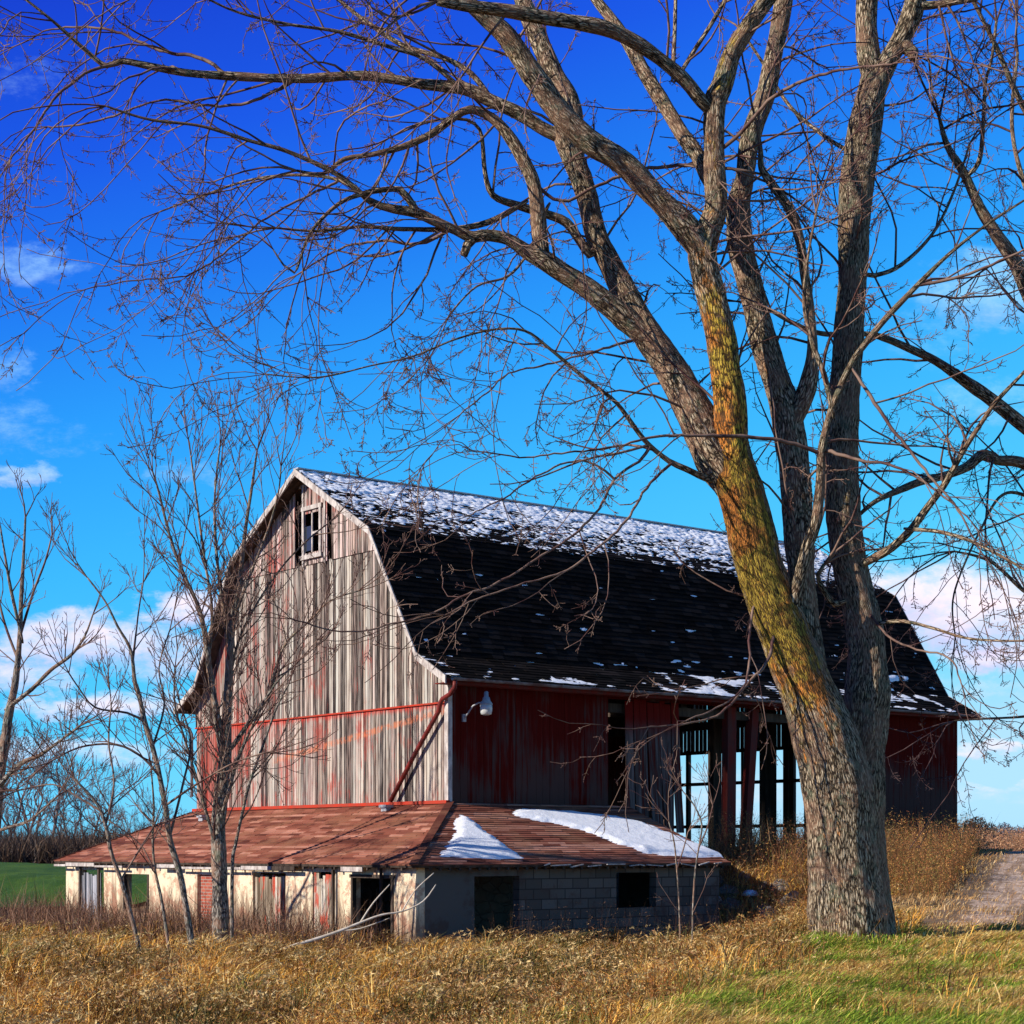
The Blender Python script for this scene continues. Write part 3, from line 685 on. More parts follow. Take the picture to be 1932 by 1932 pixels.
# uv shift so that the smooth plastered bay is near the corner
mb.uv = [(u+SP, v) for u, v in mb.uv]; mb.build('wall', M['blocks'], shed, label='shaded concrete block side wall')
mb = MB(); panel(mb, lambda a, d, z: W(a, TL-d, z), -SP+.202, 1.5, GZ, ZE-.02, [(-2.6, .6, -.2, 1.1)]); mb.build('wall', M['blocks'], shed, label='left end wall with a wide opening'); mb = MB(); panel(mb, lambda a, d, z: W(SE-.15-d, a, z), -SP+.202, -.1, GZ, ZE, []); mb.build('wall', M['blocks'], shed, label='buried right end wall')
# boards and frames in the front
def vboards(name, u0, u1, z0, z1, m, dep=.05, miss=0.0, bw=.12, label=None):
    mb = MB(); a = fl(u1)+.01; b = fl(u0)-.01
    while a < b-.02:
        wd = min(bw*random.uniform(.8, 1.2), b-a)
        if random.random() > miss: mb.box(W(-SP+dep+random.uniform(-.01, .01), a, z0-random.uniform(0, .1)), W(0, wd-.008, 0)-W(0,0,0), W(.025, 0, 0)-W(0,0,0), (0,0,z1-z0-random.uniform(0, .06)), random.random())
        a += wd
    return mb.build(name, m, shed, label=label)
vboards('door', 148, 196, GZ, holes[0][3], M['grey_boards'], miss=.12, label='grey weathered plank door')
vboards('door', 477, 539, GZ, holes[3][3], M['red_boards'], label='plank door streaked with flaking red paint')
vboards('door', 590, 634, GZ, holes[4][3], M['red_boards'], dep=.02, label='narrow board door half stripped of paint')
mb = MB(); a, b = fl(403), fl(372); q = [(a, fz(387, 1745)), (b, fz(387, 1745)), (b, fz(387, 1650)-.0), (a, fz(387, 1650)-.0)]
mb.quad([W(-SP+.08, x, z) for x, z in q], uvs=q); mb.build('window', M['brick'], shed, label='window filled with red brick')
mb = MB(); a, b, z0, z1 = fl(743), fl(664), GZ, fz(703, 1657)
def fb(mb, a, b, z0, z1, s=-SP-.03, th=.09): mb.box(W(s, a, z0), W(0, b-a, 0)-W(0,0,0), W(th, 0, 0)-W(0,0,0), (0,0,z1-z0))
fb(mb, a, a+.06, z0, z1); fb(mb, b-.06, b, z0, z1); fb(mb, a-.05, b+.05, z1+.002, z1+.07); fb(mb, b-.45, b-.062, .05, .10, -SP+.05, .03)
mb.build('door_frame', M['timber'], shed)
mb = MB(); a, b, z0, z1 = fl(281), fl(234), fz(258, 1720), fz(258, 1649)
fb(mb, a, b, z0, z0+.04); fb(mb, b-.06, b, z0+.042, z1); fb(mb, a, a+.04, z0+.042, z1); mb.build('window_frame', M['timber'], shed)
for (u, wd) in ((636, .05), (726, .035), (193, .07), (158, .05)):
    mb = MB(); tt = fl(u); mb.box(W(-SP-.1, tt, GZ), W(0, wd, 0)-W(0,0,0), W(.05, 0, 0)-W(0,0,0), (0,0,ZE-GZ)); mb.build('post', M['timber'], shed)
# roof
sroof = bpy.data.objects.new('roof', None); COL.objects.link(sroof); sroof.parent = shed; sroof.location = W(0, 0, 2.5)-shed.location
ZT = 2.54; e = SP+OV; ze = ZE-.02
cf = (W(-e, -e, ze), W(-e, TL+OV, ze), W(0, 0, ZT), W(0, GW, ZT))
cr = (W(-e, -e, ze), W(SE, -e, ze), W(0, 0, ZT), W(SE, 0, ZT))
cl = (W(-e, TL+OV, ze), W(1.6, TL+OV, ze), W(0, GW, ZT), W(1.6, GW, ZT))
dk = MB(); shg = MB()
for q in (cf, cr, cl): deck(dk, *q, th=.05); shingles(shg, *q, course=.13, tab=.45)
dk.build('deck', M['timber'], sroof); shg.build('shingles', M['roof_red'], sroof)
mb = MB(); mb.bar(W(-e, -e, ze+.02), W(-.02, -.02, ZT+.02), .16, .02); mb.build('hip_cap', M['roof_red'], sroof)
mb = MB(); mb.bar(W(-e, TL+OV, ze+.02), W(-.02, GW, ZT+.02), .16, .02); mb.build('hip_cap', M['roof_red'], sroof)
mb = MB(); mb.bar(W(-.1, -.05, ZT+.02), W(-.1, GW, ZT+.02), .10, .07); mb.build('flashing', M['red_trim'], sroof)
mb = MB(); a = -e
while a < TL+OV:
    L = random.uniform(.7, 2.0); b = min(TL+OV, a+L); dz = random.uniform(-.015, .01)
    mb = MB()
    if random.random() < .62: mb.box(W(-e-.012, a, ze-.13+dz), W(0, b-a-.02, 0)-W(0,0,0), W(.02, 0, 0)-W(0,0,0), (0,0,random.uniform(.04, .09))); mb.build('fascia_board', M['pale_trim' if random.random() < .6 else 'timber'], sroof)
    a = b
mb = MB(); 
for k in range(34):
    s = -2.9+k*.23; 
    mb.box(W(s, -e+.02, ze-.10), W(.05, 0, 0)-W(0,0,0), W(0, .6, 0)-W(0,0,0)+Vector((0,0,.23)), (0,0,.05))
for k in range(40):
    s = -2.9+k*.38; mb.box(W(-e+.02, s, ze-.10), W(0, .05, 0)-W(0,0,0), W(.6, 0, 0)-W(0,0,0)+Vector((0,0,.23)), (0,0,.05))
mb.build('rafter', M['timber'], sroof)
mb = MB(); s = -.2
while s < 4.6:
    L = random.uniform(.12, .5); mb = MB(); mb.bar(W(s, -e-.03, ze-.03+random.uniform(-.03, .03)), W(s+L, -e-.05, ze+.0+random.uniform(-.07, .03)), .05, .02); s += L+random.uniform(0, .25); mb.build('fascia_board', M['pale_trim'], sroof)
for (u, v) in ((545, 1546), (818, 1543)):
    r = (u-CX)/F; # small roof vents near the top edge
tv = ((-.75, 9.2), (-.45, 1.7))
for (s, tt) in tv:
    z = ZT+(s)*(ZT-ze)/e; mb = MB(); mb.box(W(s, tt, z), W(.12, 0, .05)-W(0,0,0), W(0, .2, 0)-W(0,0,0), (0,0,.10)); mb.bar(W(s+.06, tt+.1, z+.1), W(s+.06, tt+.1, z+.16), .26, .2); mb.build('roof_vent', M['metal'], sroof)
# snow on the shed roof; (a along eave, b up the slope), coordinates from s,t
def shed_uv(u, v):   # photo point on the right roof face -> (s, t)
    n = (cr[1]-cr[0]).cross(cr[2]-cr[0]); d = px(u, v, 1.0)-Vector((0, 0, CAMZ)); k = (cr[0]-Vector((0,0,CAMZ))).dot(n)/d.dot(n)
    P = Vector((0,0,CAMZ))+d*k; return st(P.x, P.y)
def inpoly(x, y, P):
    """signed distance to polygon, + inside"""
    ins = False; dm = 9
    for (x1, y1), (x2, y2) in zip(P, P[1:]+P[:1]):
        if (y1 > y) != (y2 > y) and x < (x2-x1)*(y-y1)/(y2-y1)+x1: ins = not ins
        dx, dy = x2-x1, y2-y1; q = max(0, min(1, ((x-x1)*dx+(y-y1)*dy)/(dx*dx+dy*dy))); dm = min(dm, math.hypot(x-x1-q*dx, y-y1-q*dy))
    return dm if ins else -dm
def c2(cx_, cy_): return (765.9+.3964*cx_, 1191.4+.3964*cy_)
polyA = [shed_uv(*c2(*p)) for p in ((262, 880), (290, 885), (330, 915), (400, 975), (480, 1030), (550, 1080), (450, 1085), (300, 1080), (160, 1078), (170, 1055), (215, 1020), (240, 950), (240, 900))]
polyB = [shed_uv(*c2(*p)) for p in ((505, 868), (560, 848), (780, 858), (1000, 885), (1120, 912), (1515, 1072), (1300, 1072), (1150, 1060), (1100, 1040), (1000, 1010), (940, 985), (850, 950), (700, 915), (520, 880))]
polyB = [(s+(.06 if s > SE-.3 else 0), t_) for s, t_ in polyB]
for poly, lab, th in ((polyA, 'small triangular snow patch beside the hip of the shed roof', 1), (polyB, 'large snow patch covering the far end of the shed roof', .6)):
    smin = min(p[0] for p in poly)-.2; smax = min(SE+.05, max(p[0] for p in poly)+.2); tmin = max(-e-.03, min(p[1] for p in poly)-.2); tmax = min(-.02, max(p[1] for p in poly)+.2)
    zz = lambda t_: ZT+(t_)*(ZT-ze)/e
    q = (W(smin, tmin, zz(tmin)), W(smax, tmin, zz(tmin)), W(smin, tmax, zz(tmax)), W(smax, tmax, zz(tmax)))
    def hf(a, b, poly=poly, smin=smin, smax=smax, tmin=tmin, tmax=tmax):
        s = smin+(smax-smin)*a; t_ = tmin+(tmax-tmin)*b
        d = inpoly(s, t_, poly)+.16*fbm(s*1.5, t_*6, 4); return min(.05, d*.35)+.012*fbm(s*3, t_*5)*(d > 0)
    o = snow_sheet('snow_patch', *q, int((smax-smin)/.035), int((tmax-tmin)/.035), hf, M['snow'], .022)
    tag(recenter(o, q[0]), lab, 'snow patch', 'snow patches on the shed roof')
# yard light
yl = thing('yard_light', 'white globe yard light on a curved arm at the barn corner', 'yard light', W(.35, -.02, 4.3))
def yp(s, q, z): return W(s, -q, z)
mb = MB(); mb.box(yp(.28, .02, 4.24), W(.08, 0, 0)-W(0,0,0), W(0, -.05, 0)-W(0,0,0), (0,0,.16)); mb.build('bracket', M['metal'], yl)
mb = MB(); ctl = [(.32, .05, 4.30), (.33, .15, 4.40), (.36, .30, 4.56), (.42, .42, 4.62), (.50, .50, 4.63)]; mb.tube([yp(*c) for c in ctl], [.018]*5, 8); mb.build('arm', M['metal'], yl, True)
mb = MB(); c = yp(.53, .53, 0)
def lathe(mb, c, prof_, n=16): mb.tube([(c.x, c.y, z) for z, r in prof_], [r for z, r in prof_], n)
lathe(mb, c, [(4.86, .02), (4.84, .045), (4.74, .05), (4.73, .07), (4.66, .09), (4.60, .13), (4.58, .135)]); mb.build('housing', M['metal'], yl, True)
mb = MB(); lathe(mb, c, [(4.578, .125), (4.50, .13), (4.44, .125), (4.38, .11), (4.36, .06)]); mb.build('globe', M['globe'], yl, True)

# ------------------------------------------------------------ bare trees
def catmull(P, step):
    """P: list of (Vector, radius) -> resampled"""
    out = []; n = len(P)
    for i in range(n-1):
        p0 = P[max(0, i-1)]; p1 = P[i]; p2 = P[i+1]; p3 = P[min(n-1, i+2)]
        L = (p2[0]-p1[0]).length; k = max(1, int(L/step))
        for j in range(k):
            t_ = j/k; t2 = t_*t_; t3 = t2*t_
            v = .5*((2*p1[0])+(-p0[0]+p2[0])*t_+(2*p0[0]-5*p1[0]+4*p2[0]-p3[0])*t2+(-p0[0]+3*p1[0]-3*p2[0]+p3[0])*t3)
            out.append((v, p1[1]+(p2[1]-p1[1])*t_))
    out.append(P[-1]); return out
def rvec():
    while True:
        v = Vector((random.uniform(-1, 1), random.uniform(-1, 1), random.uniform(-1, 1)))
        if .05 < v.length < 1: return v.normalized()
def perp(d):
    v = rvec(); v = v-d*v.dot(d); return v.normalized() if v.length > .05 else perp(d)
UP = Vector((0, 0, 1))
def grow(mb, p, d, L, r, lvl, P):
    n = max(3, min(9, int(L/P['seg'][lvl]))); step = L/n; pts = [p.copy()]; ds = [d.copy()]; bend = rvec()*P['bend'][lvl]
    for i in range(n):
        d = (d+rvec()*P['jit'][lvl]+bend*(1/n)+UP*P['up'][lvl]*(i/n-P.get('droop', 0))).normalized(); p = p+d*step; pts.append(p); ds.append(d)
    tip = P['tip'][lvl]
    rad = [max(r*(1-i/n)+tip*(i/n), tip) for i in range(n+1)]
    mb.tube(pts, rad, 5 if r > .02 else (4 if r > .009 else 3), cap=False)
    if lvl >= P['levels']-1:
        if P.get('bud'):
            q = pts[-1]; b = P['bud']; mb.tube([q-d*b*.3, q+d*b*.8, q+d*b*2.6], [b*.3, b, b*.2], 3, cap=False)
            q = pts[-2]; c = perp(ds[-2]); mb.tube([q-c*b*1.8, q, q+c*b*1.8], [b*.4, b*.7, b*.4], 3, cap=False)
        return
    k = L*P['dens'][lvl]*random.uniform(.75, 1.25); k = int(k)+(random.random() < k-int(k))
    for c in range(k):
        f = random.uniform(P['start'], 1.0)**.85; i = min(n-1, int(f*n)); q = pts[i].lerp(pts[i+1], f*n-i); dd = ds[min(n, i+1)]
        ang = random.uniform(*P['ang']); dn = (dd*math.cos(ang)+perp(dd)*math.sin(ang)).normalized()
        Lc = P['len'][lvl+1]*random.uniform(.45, 1.2)*(1.15-.55*f)
        rc = min(rad[i]*.62, P['rad'][lvl+1])
        if P['filt'](q): grow(mb, q, dn, Lc, rc, lvl+1, P)
        if P.get('pair') and lvl == P['levels']-2:      # spurs leave in opposite pairs
            dn = (dd*math.cos(ang)*2-dn).normalized(); grow(mb, q, dn, Lc*random.uniform(.6, 1.1), rc, lvl+1, P)
PM = dict(seg=[.22, .13, .05], bend=[1.1, 1.2, .5], jit=[.20, .22, .20], up=[.34, .42, .30], droop=.45, tip=[.0060, .0048, .0036], dens=[2.7, 8.5], start=.12, ang=(.5, 1.2),
    len=[2.0, .85, .115], rad=[.018, .0095, .0052], levels=3, bud=.0070, filt=lambda q: True, pair=True)
def limb_pts(tr, depth0, dd):
    """tr: (u, v, width px) ; depth from depth0 to depth0+dd along it"""
    out = []; n = len(tr)-1; L = [0]
    for a, b in zip(tr, tr[1:]): L.append(L[-1]+math.hypot(b[0]-a[0], b[1]-a[1]))
    for (u, v, w_), l in zip(tr, L):
        d = depth0+dd*l/max(1, L[-1]); out.append((px(u, v, d), w_/2/F*d))
    return out
SK = {}
def build_limb(tree, tr, d0, dd, name='limb', mat_='bark', lich=0.0, sides=None, lichfn=None, label=None, wob=.12):
    if name == 'limb' and tree.name in SK:
        best = None
        for q, r_ in SK[tree.name]:
            uu = CX+q.x/q.y*F; vv = HZ-(q.z-CAMZ)/q.y*F; e_ = math.hypot(uu-tr[0][0], vv-tr[0][1])-min(10, r_*30)
            if best is None or e_ < best[0]: best = (e_, q.y, uu, vv, r_)
        if best[0] < 60:
            d0 = best[1]; wp = best[4]*2/d0*F; w0 = min(tr[0][2], wp*.94)
            tr = [(best[2]-(tr[1][0]-tr[0][0])*.3, best[3]-(tr[1][1]-tr[0][1])*.3, w0*.5), (best[2]*.5+tr[0][0]*.5, best[3]*.5+tr[0][1]*.5, w0*.9)]+(tr[1:] if best[0] < 12 else tr)
    P = limb_pts(tr, d0, dd); R = max(r for _, r in P); Q = catmull(P, .05 if R > .12 else .09)
    sides = sides or (72 if R > .35 else 40 if R > .2 else 24 if R > .1 else 12 if R > .04 else 7); mb = MB()
    def lf(i, v, p):
        k = lichfn(v) if lichfn else lich
        if k == 0: return 0
        n_ = (v-p).normalized(); side = n_.dot(Vector((-.25, -.95, 0)))   # where on the girth it grows
        return k*max(0, .35+.75*side)
    mb.tube([q[0] for q in Q], [q[1] for q in Q], sides, lich=lf if (lich or lichfn) else None, wob=wob if R > .03 else 0)
    SK.setdefault(tree.name, []).extend(Q); o = mb.build(name, M[mat_], tree, True, label=label); return Q
def thin_limb(mb, tree, tr, d0, dd, step=.09, jit=0.0):
    best = min(((math.hypot(CX+q.x/q.y*F-tr[0][0], HZ-(q.z-CAMZ)/q.y*F-tr[0][1]), q.y) for q, _ in SK[tree.name]))
    if best[0] < 80: d0 = best[1]
    Q = catmull(limb_pts(tr, d0, dd), step)
    if jit: Q = [(q[0]+rvec()*jit, q[1]) for q in Q]
    mb.tube([q[0] for q in Q], [q[1] for q in Q], 6, cap=False); SK[tree.name].extend(Q); return Q
def spawn(mb, Q, dens, P, lo=.0, lmin=.6, lmax=1.5, upb=.1):
    L = 0
    for (a, ra), (b, rb) in zip(Q, Q[1:]):
        seg = (b-a).length; L += seg
        if random.random() < dens*seg and P['filt'](a):
            d = (b-a).normalized(); ang = random.uniform(.6, 1.3); dn = (d*math.cos(ang)+perp(d)*math.sin(ang)+UP*upb).normalized()
            grow(mb, a+dn*ra*.8, dn, P['len'][0]*random.uniform(lmin, lmax), min(ra*.55, P['rad'][0]), 0, P)
    a, b = Q[-2][0], Q[-1][0]; d = (b-a).normalized()
    for k in range(3): grow(mb, b, (d+perp(d)*.35*k).normalized(), P['len'][0]*random.uniform(.8, 1.3), min(Q[-1][1]*.8, P['rad'][0]*1.1), 0, P)

D0 = 24.0
tree = thing('maple_tree', 'big bare multi-stemmed maple with orange lichen streaks standing before the barn', 'tree', px(1607, 1785, D0))
def lichA(v):
    z = v.z; return 1.25*math.exp(-((z-6.6)/1.6)**2)+.8*math.exp(-((z-4.4)/1.2)**2)+.28
# trunk: two stems fused at the foot
trunkL = [(1606, 1850, 230), (1605, 1812, 178), (1603, 1780, 152), (1599, 1740, 147), (1594, 1680, 138), (1587, 1600, 132), (1579, 1500, 128), (1563, 1420, 122), (1540, 1350, 108), (1516, 1290, 98), (1484, 1210, 92), (1452, 1130, 88), (1428, 1060, 84), (1410, 980, 84), (1394, 920, 84), (1385, 870, 66), (1380, 820, 50), (1377, 780, 36)]
QL = build_limb(tree, trunkL, D0, 0, 'trunk', lichfn=lichA, wob=.10)
trunkR = [(1664, 1850, 150), (1658, 1812, 108), (1650, 1780, 84), (1642, 1700, 76), (1634, 1600, 74), (1629, 1500, 78), (1628, 1400, 86), (1634, 1320, 84), (1636, 1250, 76), (1630, 1180, 70), (1617, 1120, 66), (1602, 1060, 66), (1592, 980, 66), (1587, 900, 62), (1588, 820, 58), (1593, 753, 56), (1598, 674, 55), (1603, 595, 54), (1609, 515, 55), (1612, 436, 58), (1616, 357, 62), (1628, 277, 62), (1641, 198, 58), (1650, 150, 54)]
QR = build_limb(tree, trunkR, D0+.22, .9, 'trunk', lich=.22)
T = []   # traced limbs: (points, depth0, ddepth, lichen, spawn density)
T.append(([(1570, 1440, 50), (1558, 1380, 50), (1545, 1300, 46), (1532, 1220, 46), (1520, 1150, 50), (1512, 1080, 54), (1506, 1000, 56), (1500, 920, 56), (1490, 830, 58), (1480, 770, 56), (1463, 714, 50), (1437, 634, 48), (1419, 555, 46), (1399, 476, 48), (1392, 396, 44), (1404, 337, 36), (1413, 277, 37), (1423, 238, 37), (1444, 178, 36), (1457, 119, 33), (1469, 59, 32), (1478, 0, 32), (1490, -90, 28), (1500, -190, 22)], D0+.5, 1.2, .25, 1.2))
T.append(([(1395, 935, 70), (1352, 865, 72), (1325, 805, 72), (1299, 753, 70), (1262, 690, 62), (1228, 640, 54), (1196, 587, 48), (1156, 507, 45), (1125, 444, 43), (1109, 377, 42), (1089, 317, 44), (1069, 273, 42), (1055, 240, 34)], D0, .9, .1, .8))
T.append(([(1388, 900, 66), (1380, 830, 60), (1376, 753, 60), (1367, 690, 58), (1359, 634, 57), (1341, 555, 57), (1325, 485, 56), (1335, 440, 46), (1349, 400, 42), (1351, 357, 42), (1347, 277, 42), (1347, 222, 42), (1350, 186, 42), (1363, 159, 37), (1378, 111, 34), (1406, 59, 33), (1434, 16, 32), (1475, -40, 28), (1520, -120, 20)], D0-.05, -.5, 1.15, 1.0))
T.append(([(1328, 480, 50), (1299, 436, 50), (1236, 369, 46), (1176, 309, 44), (1117, 270, 44), (1057, 214, 44), (1006, 143, 42), (958, 71, 36), (919, 36, 31), (887, 8, 26), (850, -30, 22), (790, -80, 16)], D0-.35, -.9, .25, 1.0))
T.append(([(1085, 300, 40), (1082, 240, 40), (1073, 190, 40), (1045, 139, 38), (1018, 79, 34), (998, 32, 32), (986, 0, 30), (960, -80, 24)], D0+.9, .8, 0, 1.0))
T.append(([(1062, 262, 26), (1030, 246, 25), (978, 214, 25), (927, 190, 25), (879, 168, 24), (800, 159, 20), (740, 149, 18), (681, 143, 17), (560, 148, 17), (430, 143, 16), (350, 137, 14), (280, 124, 13), (230, 115, 12), (200, 124, 9), (165, 98, 8), (100, 40, 6), (50, 0, 5)], D0+.85, -.8, 0, 2.0))
T.append(([(1215, 640, 46), (1180, 602, 44), (1149, 575, 41), (1109, 545, 40), (1057, 511, 38), (1022, 488, 36), (998, 478, 27), (958, 452, 23), (919, 444, 22), (890, 447, 21), (859, 434, 17), (820, 416, 19), (788, 402, 19), (740, 394, 15), (700, 381, 13), (665, 350, 10), (620, 320, 9), (540, 285, 8), (470, 265, 7), (380, 238, 6), (280, 225, 5), (200, 200, 4)], D0+.1, -1.6, 0, 2.0))
T.append(([(1026, 490, 30), (1019, 456, 31), (1014, 396, 28), (1006, 345, 26), (982, 293, 24), (958, 254, 22), (927, 222, 19), (887, 206, 16), (855, 222, 15), (812, 254, 14), (760, 277, 12), (700, 292, 10), (650, 300, 9), (610, 328, 7), (560, 322, 5)], D0-.55, -.6, 0, 1.8))
T.append(([(895, 448, 20), (882, 462, 18), (875, 482, 15)], D0-.8, 0, 0, 0))
T.append(([(788, 402, 14), (768, 372, 14), (755, 357, 12), (705, 361, 9), (650, 378, 8), (610, 410, 7), (580, 450, 6), (556, 515, 5), (535, 500, 4), (515, 470, 3)], D0-1.0, -.6, 0, 2.2))
T.append(([(1112, 478, 20), (1095, 455, 18), (1069, 420, 17), (1030, 404, 16), (978, 388, 15), (930, 369, 12), (915, 325, 9), (911, 277, 8), (905, 245, 7), (880, 226, 6), (830, 225, 5)], D0+.2, -.8, 0, 1.8))
T.append(([(978, 390, 12), (919, 420, 12), (851, 432, 10), (760, 432, 8), (681, 428, 6), (600, 436, 5), (520, 430, 4)], D0-.2, -1.0, 0, 2.4))
T.append(([(1350, 215, 26), (1323, 190, 26), (1291, 151, 26), (1244, 111, 26), (1196, 79, 27), (1137, 52, 27), (1057, 38, 26), (978, 24, 25), (919, 16, 24), (859, 8, 22), (825, 2, 18)], D0-.5, -1.4, 0, 1.2))
T.append(([(1283, 140, 9), (1315, 87, 9), (1345, 40, 8), (1372, -10, 8), (1390, -60, 6)], D0-.8, -.4, 0, 1.6))
T.append(([(1271, 135, 9), (1273, 60, 8), (1275, -20, 7)], D0-.7, .4, 0, 1.6))
T.append(([(1340, 350, 30), (1331, 330, 28), (1315, 293, 28), (1287, 254, 28), (1248, 190, 28), (1216, 139, 27), (1188, 87, 25), (1156, 40, 22), (1125, 0, 19), (1090, -50, 15)], D0-.2, 1.3, .25, 1.2))
T.append(([(1500, 800, 40), (1520, 740, 34), (1533, 674, 22), (1530, 595, 17), (1518, 515, 17), (1510, 456, 18), (1490, 396, 18), (1455, 345, 16), (1437, 317, 12), (1435, 285, 9), (1430, 240, 6)], D0+.7, -.5, 0, 1.6))
T.append(([(1652, 160, 44), (1640, 110, 44), (1634, 60, 42), (1635, 0, 40), (1640, -80, 34), (1650, -180, 26)], D0+1.1, .2, 0, .8))
T.append(([(1648, 180, 44), (1673, 119, 40), (1697, 79, 38), (1716, 40, 38), (1728, 0, 38), (1750, -70, 30), (1790, -150, 22)], D0+1.1, -.2, 0, .9))
T.append(([(1705, 85, 30), (1722, 100, 24), (1724, 112, 16)], D0+1.0, -.1, 0, 0))
T.append(([(1728, 14, 22), (1770, 8, 15), (1831, -2, 12), (1900, -20, 9), (1960, -20, 6)], D0+1.0, -.6, 0, 1.2))
# slim pale stem in front and its forks
T.append(([(1490, 1150, 30), (1502, 1114, 24), (1523, 1033, 22), (1541, 980, 21), (1549, 892, 18), (1550, 850, 16), (1569, 772, 14), (1604, 691, 12), (1625, 658, 12), (1673, 599, 12), (1732, 537, 10), (1790, 480, 7), (1860, 425, 5), (1932, 378, 4)], D0-.45, -1.8, .1, 1.3))
T.append(([(1570, 768, 11), (1556, 710, 10), (1534, 650, 9), (1519, 590, 8), (1518, 540, 7), (1525, 480, 5), (1540, 400, 4)], D0-.9, -.3, 0, 1.7))
T.append(([(1732, 537, 7), (1800, 524, 6), (1870, 500, 5), (1932, 470, 4)], D0-1.7, -.4, 0, 1.7))
T.append(([(1628, 1062, 18), (1655, 1050, 16), (1682, 1033, 16), (1720, 998, 16), (1749, 959, 14), (1787, 906, 13), (1816, 853, 11), (1854, 794, 9), (1879, 758, 8), (1932, 702, 7), (1990, 640, 5)], D0+.2, -2.4, 0, 1.8))
T.append(([(1720, 1000, 9), (1770, 1003, 8), (1830, 1020, 7), (1890, 1050, 6), (1950, 1085, 4)], D0-.3, -1.0, 0, 1.8))
T.append(([(1340, 905, 13), (1294, 885, 11), (1262, 870, 10), (1225, 840, 10), (1200, 810, 9), (1164, 761, 8), (1129, 733, 8), (1089, 702, 7), (1037, 658, 6), (990, 624, 5), (930, 622, 4), (860, 640, 4), (780, 672, 3.5), (700, 690, 3), (600, 712, 3), (500, 706, 2.5)], D0-.1, -2.2, 0, 2.6))
T.append(([(1200, 640, 6), (1150, 655, 5), (1090, 672, 4), (1020, 690, 4), (960, 705, 3), (920, 740, 3), (870, 780, 2.5)], D0-.1, -1.2, 0, 2.4))
T.append(([(1550, 855, 8), (1500, 838, 7), (1440, 826, 7), (1370, 822, 7), (1300, 822, 6), (1230, 826, 5), (1150, 845, 4), (1060, 855, 3.5), (980, 862, 3), (890, 850, 2.5)], D0-.9, -1.4, 0, 2.2))
T.append(([(1225, 843, 7), (1205, 870, 6), (1160, 905, 5.5), (1130, 960, 5), (1080, 1010, 5), (1000, 1062, 4.5), (936, 1101, 4.5), (870, 1125, 4.5), (834, 1150, 4), (781, 1168, 4), (729, 1180, 4), (676, 1191, 3.5), (623, 1189, 3), (552, 1168, 2.5)], D0-1.2, -1.8, 0, 1.3))
T.append(([(1270, 872, 6), (1220, 920, 5), (1180, 985, 5), (1120, 1040, 4.5), (1060, 1080, 4), (990, 1100, 3.5), (900, 1130, 3), (840, 1160, 2.5)], D0-.9, -1.8, 0, 1.6))
T.append(([(1160, 905, 5), (1130, 880, 4.5), (1080, 870, 4), (1010, 900, 3.5), (950, 940, 3), (890, 970, 2.5)], D0-1.5, -.8, 0, 1.8))
T.append(([(1490, 1165, 8), (1465, 1190, 7), (1446, 1250, 6), (1408, 1292, 5), (1360, 1345, 4.5), (1293, 1366, 4), (1222, 1372, 3)], D0-.7, -1.4, 0, .9))
T.append(([(1440, 1110, 6), (1420, 1150, 5), (1413, 1210, 5), (1414, 1250, 4.5), (1400, 1300, 4), (1352, 1336, 3.5), (1293, 1360, 3)], D0-.7, -1.4, 0, .9))
T.append(([(1640, 1180, 9), (1700, 1172, 7), (1760, 1185, 6), (1830, 1205, 5), (1932, 1209, 4), (2000, 1200, 3)], D0+.4, -2, 0, 1.2))
T.append(([(1615, 1125, 7), (1650, 1170, 5), (1680, 1205, 4.5), (1730, 1225, 4), (1790, 1240, 3.5), (1815, 1290, 3)], D0+.2, -1.5, 0, 1.4))
T.append(([(1575, 1140, 12), (1552, 1110, 10), (1543, 1085, 9), (1555, 1065, 7)], D0-.3, -.3, 0, .5))
T.append(([(1560, 850, 8), (1620, 868, 6), (1690, 880, 5), (1760, 920, 4), (1830, 980, 3)], D0-.8, -1.2, 0, 1.8))
T.append(([(1604, 690, 4), (1620, 714, 6), (1650, 760, 7), (1700, 830, 6), (1760, 905, 5), (1800, 950, 4), (1850, 1040, 3)], D0-1.0, -1.0, 0, 1.6))
T.append(([(1650, 520, 9), (1700, 500, 8), (1760, 440, 6), (1800, 360, 5), (1830, 270, 4)], D0+.8, 1.0, 0, 1.8))
T.append(([(1630, 300, 9), (1560, 260, 8), (1490, 200, 7), (1440, 120, 6), (1400, 60, 5)], D0+.8, 1.6, 0, 1.8))
T.append(([(1350, 290, 8), (1400, 250, 8), (1450, 190, 7), (1520, 150, 6), (1600, 130, 5), (1690, 120, 4)], D0-.3, -1.4, 0, 1.8))
T.append(([(930, 190, 12), (890, 140, 11), (840, 110, 10), (760, 85, 9), (690, 40, 8), (640, 0, 7), (600, -40, 6)], D0+.2, 1.0, 0, 2.0))
T.append(([(870, 165, 10), (800, 110, 9), (740, 90, 8), (640, 60, 7), (540, 45, 6), (440, 20, 5), (360, -20, 4)], D0+.0, -1.2, 0, 2.2))
T.append(([(700, 381, 9), (640, 340, 7), (560, 330, 6), (470, 340, 5), (380, 370, 4), (300, 400, 3)], D0-1.3, .6, 0, 2.4))
T.append(([(640, 340, 6), (560, 380, 5), (490, 420, 4), (420, 480, 4), (350, 520, 3), (250, 530, 3), (160, 545, 2.5)], D0-1.2, -.8, 0, 2.4))
T.append(([(850, 432, 8), (790, 460, 6), (720, 455, 5), (640, 470, 4), (560, 520, 3)], D0-.9, .6, 0, 2.2))
T.append(([(1025, 400, 9), (1000, 470, 6), (960, 520, 5), (900, 540, 4), (850, 590, 3)], D0-.1, -.9, 0, 1.8))
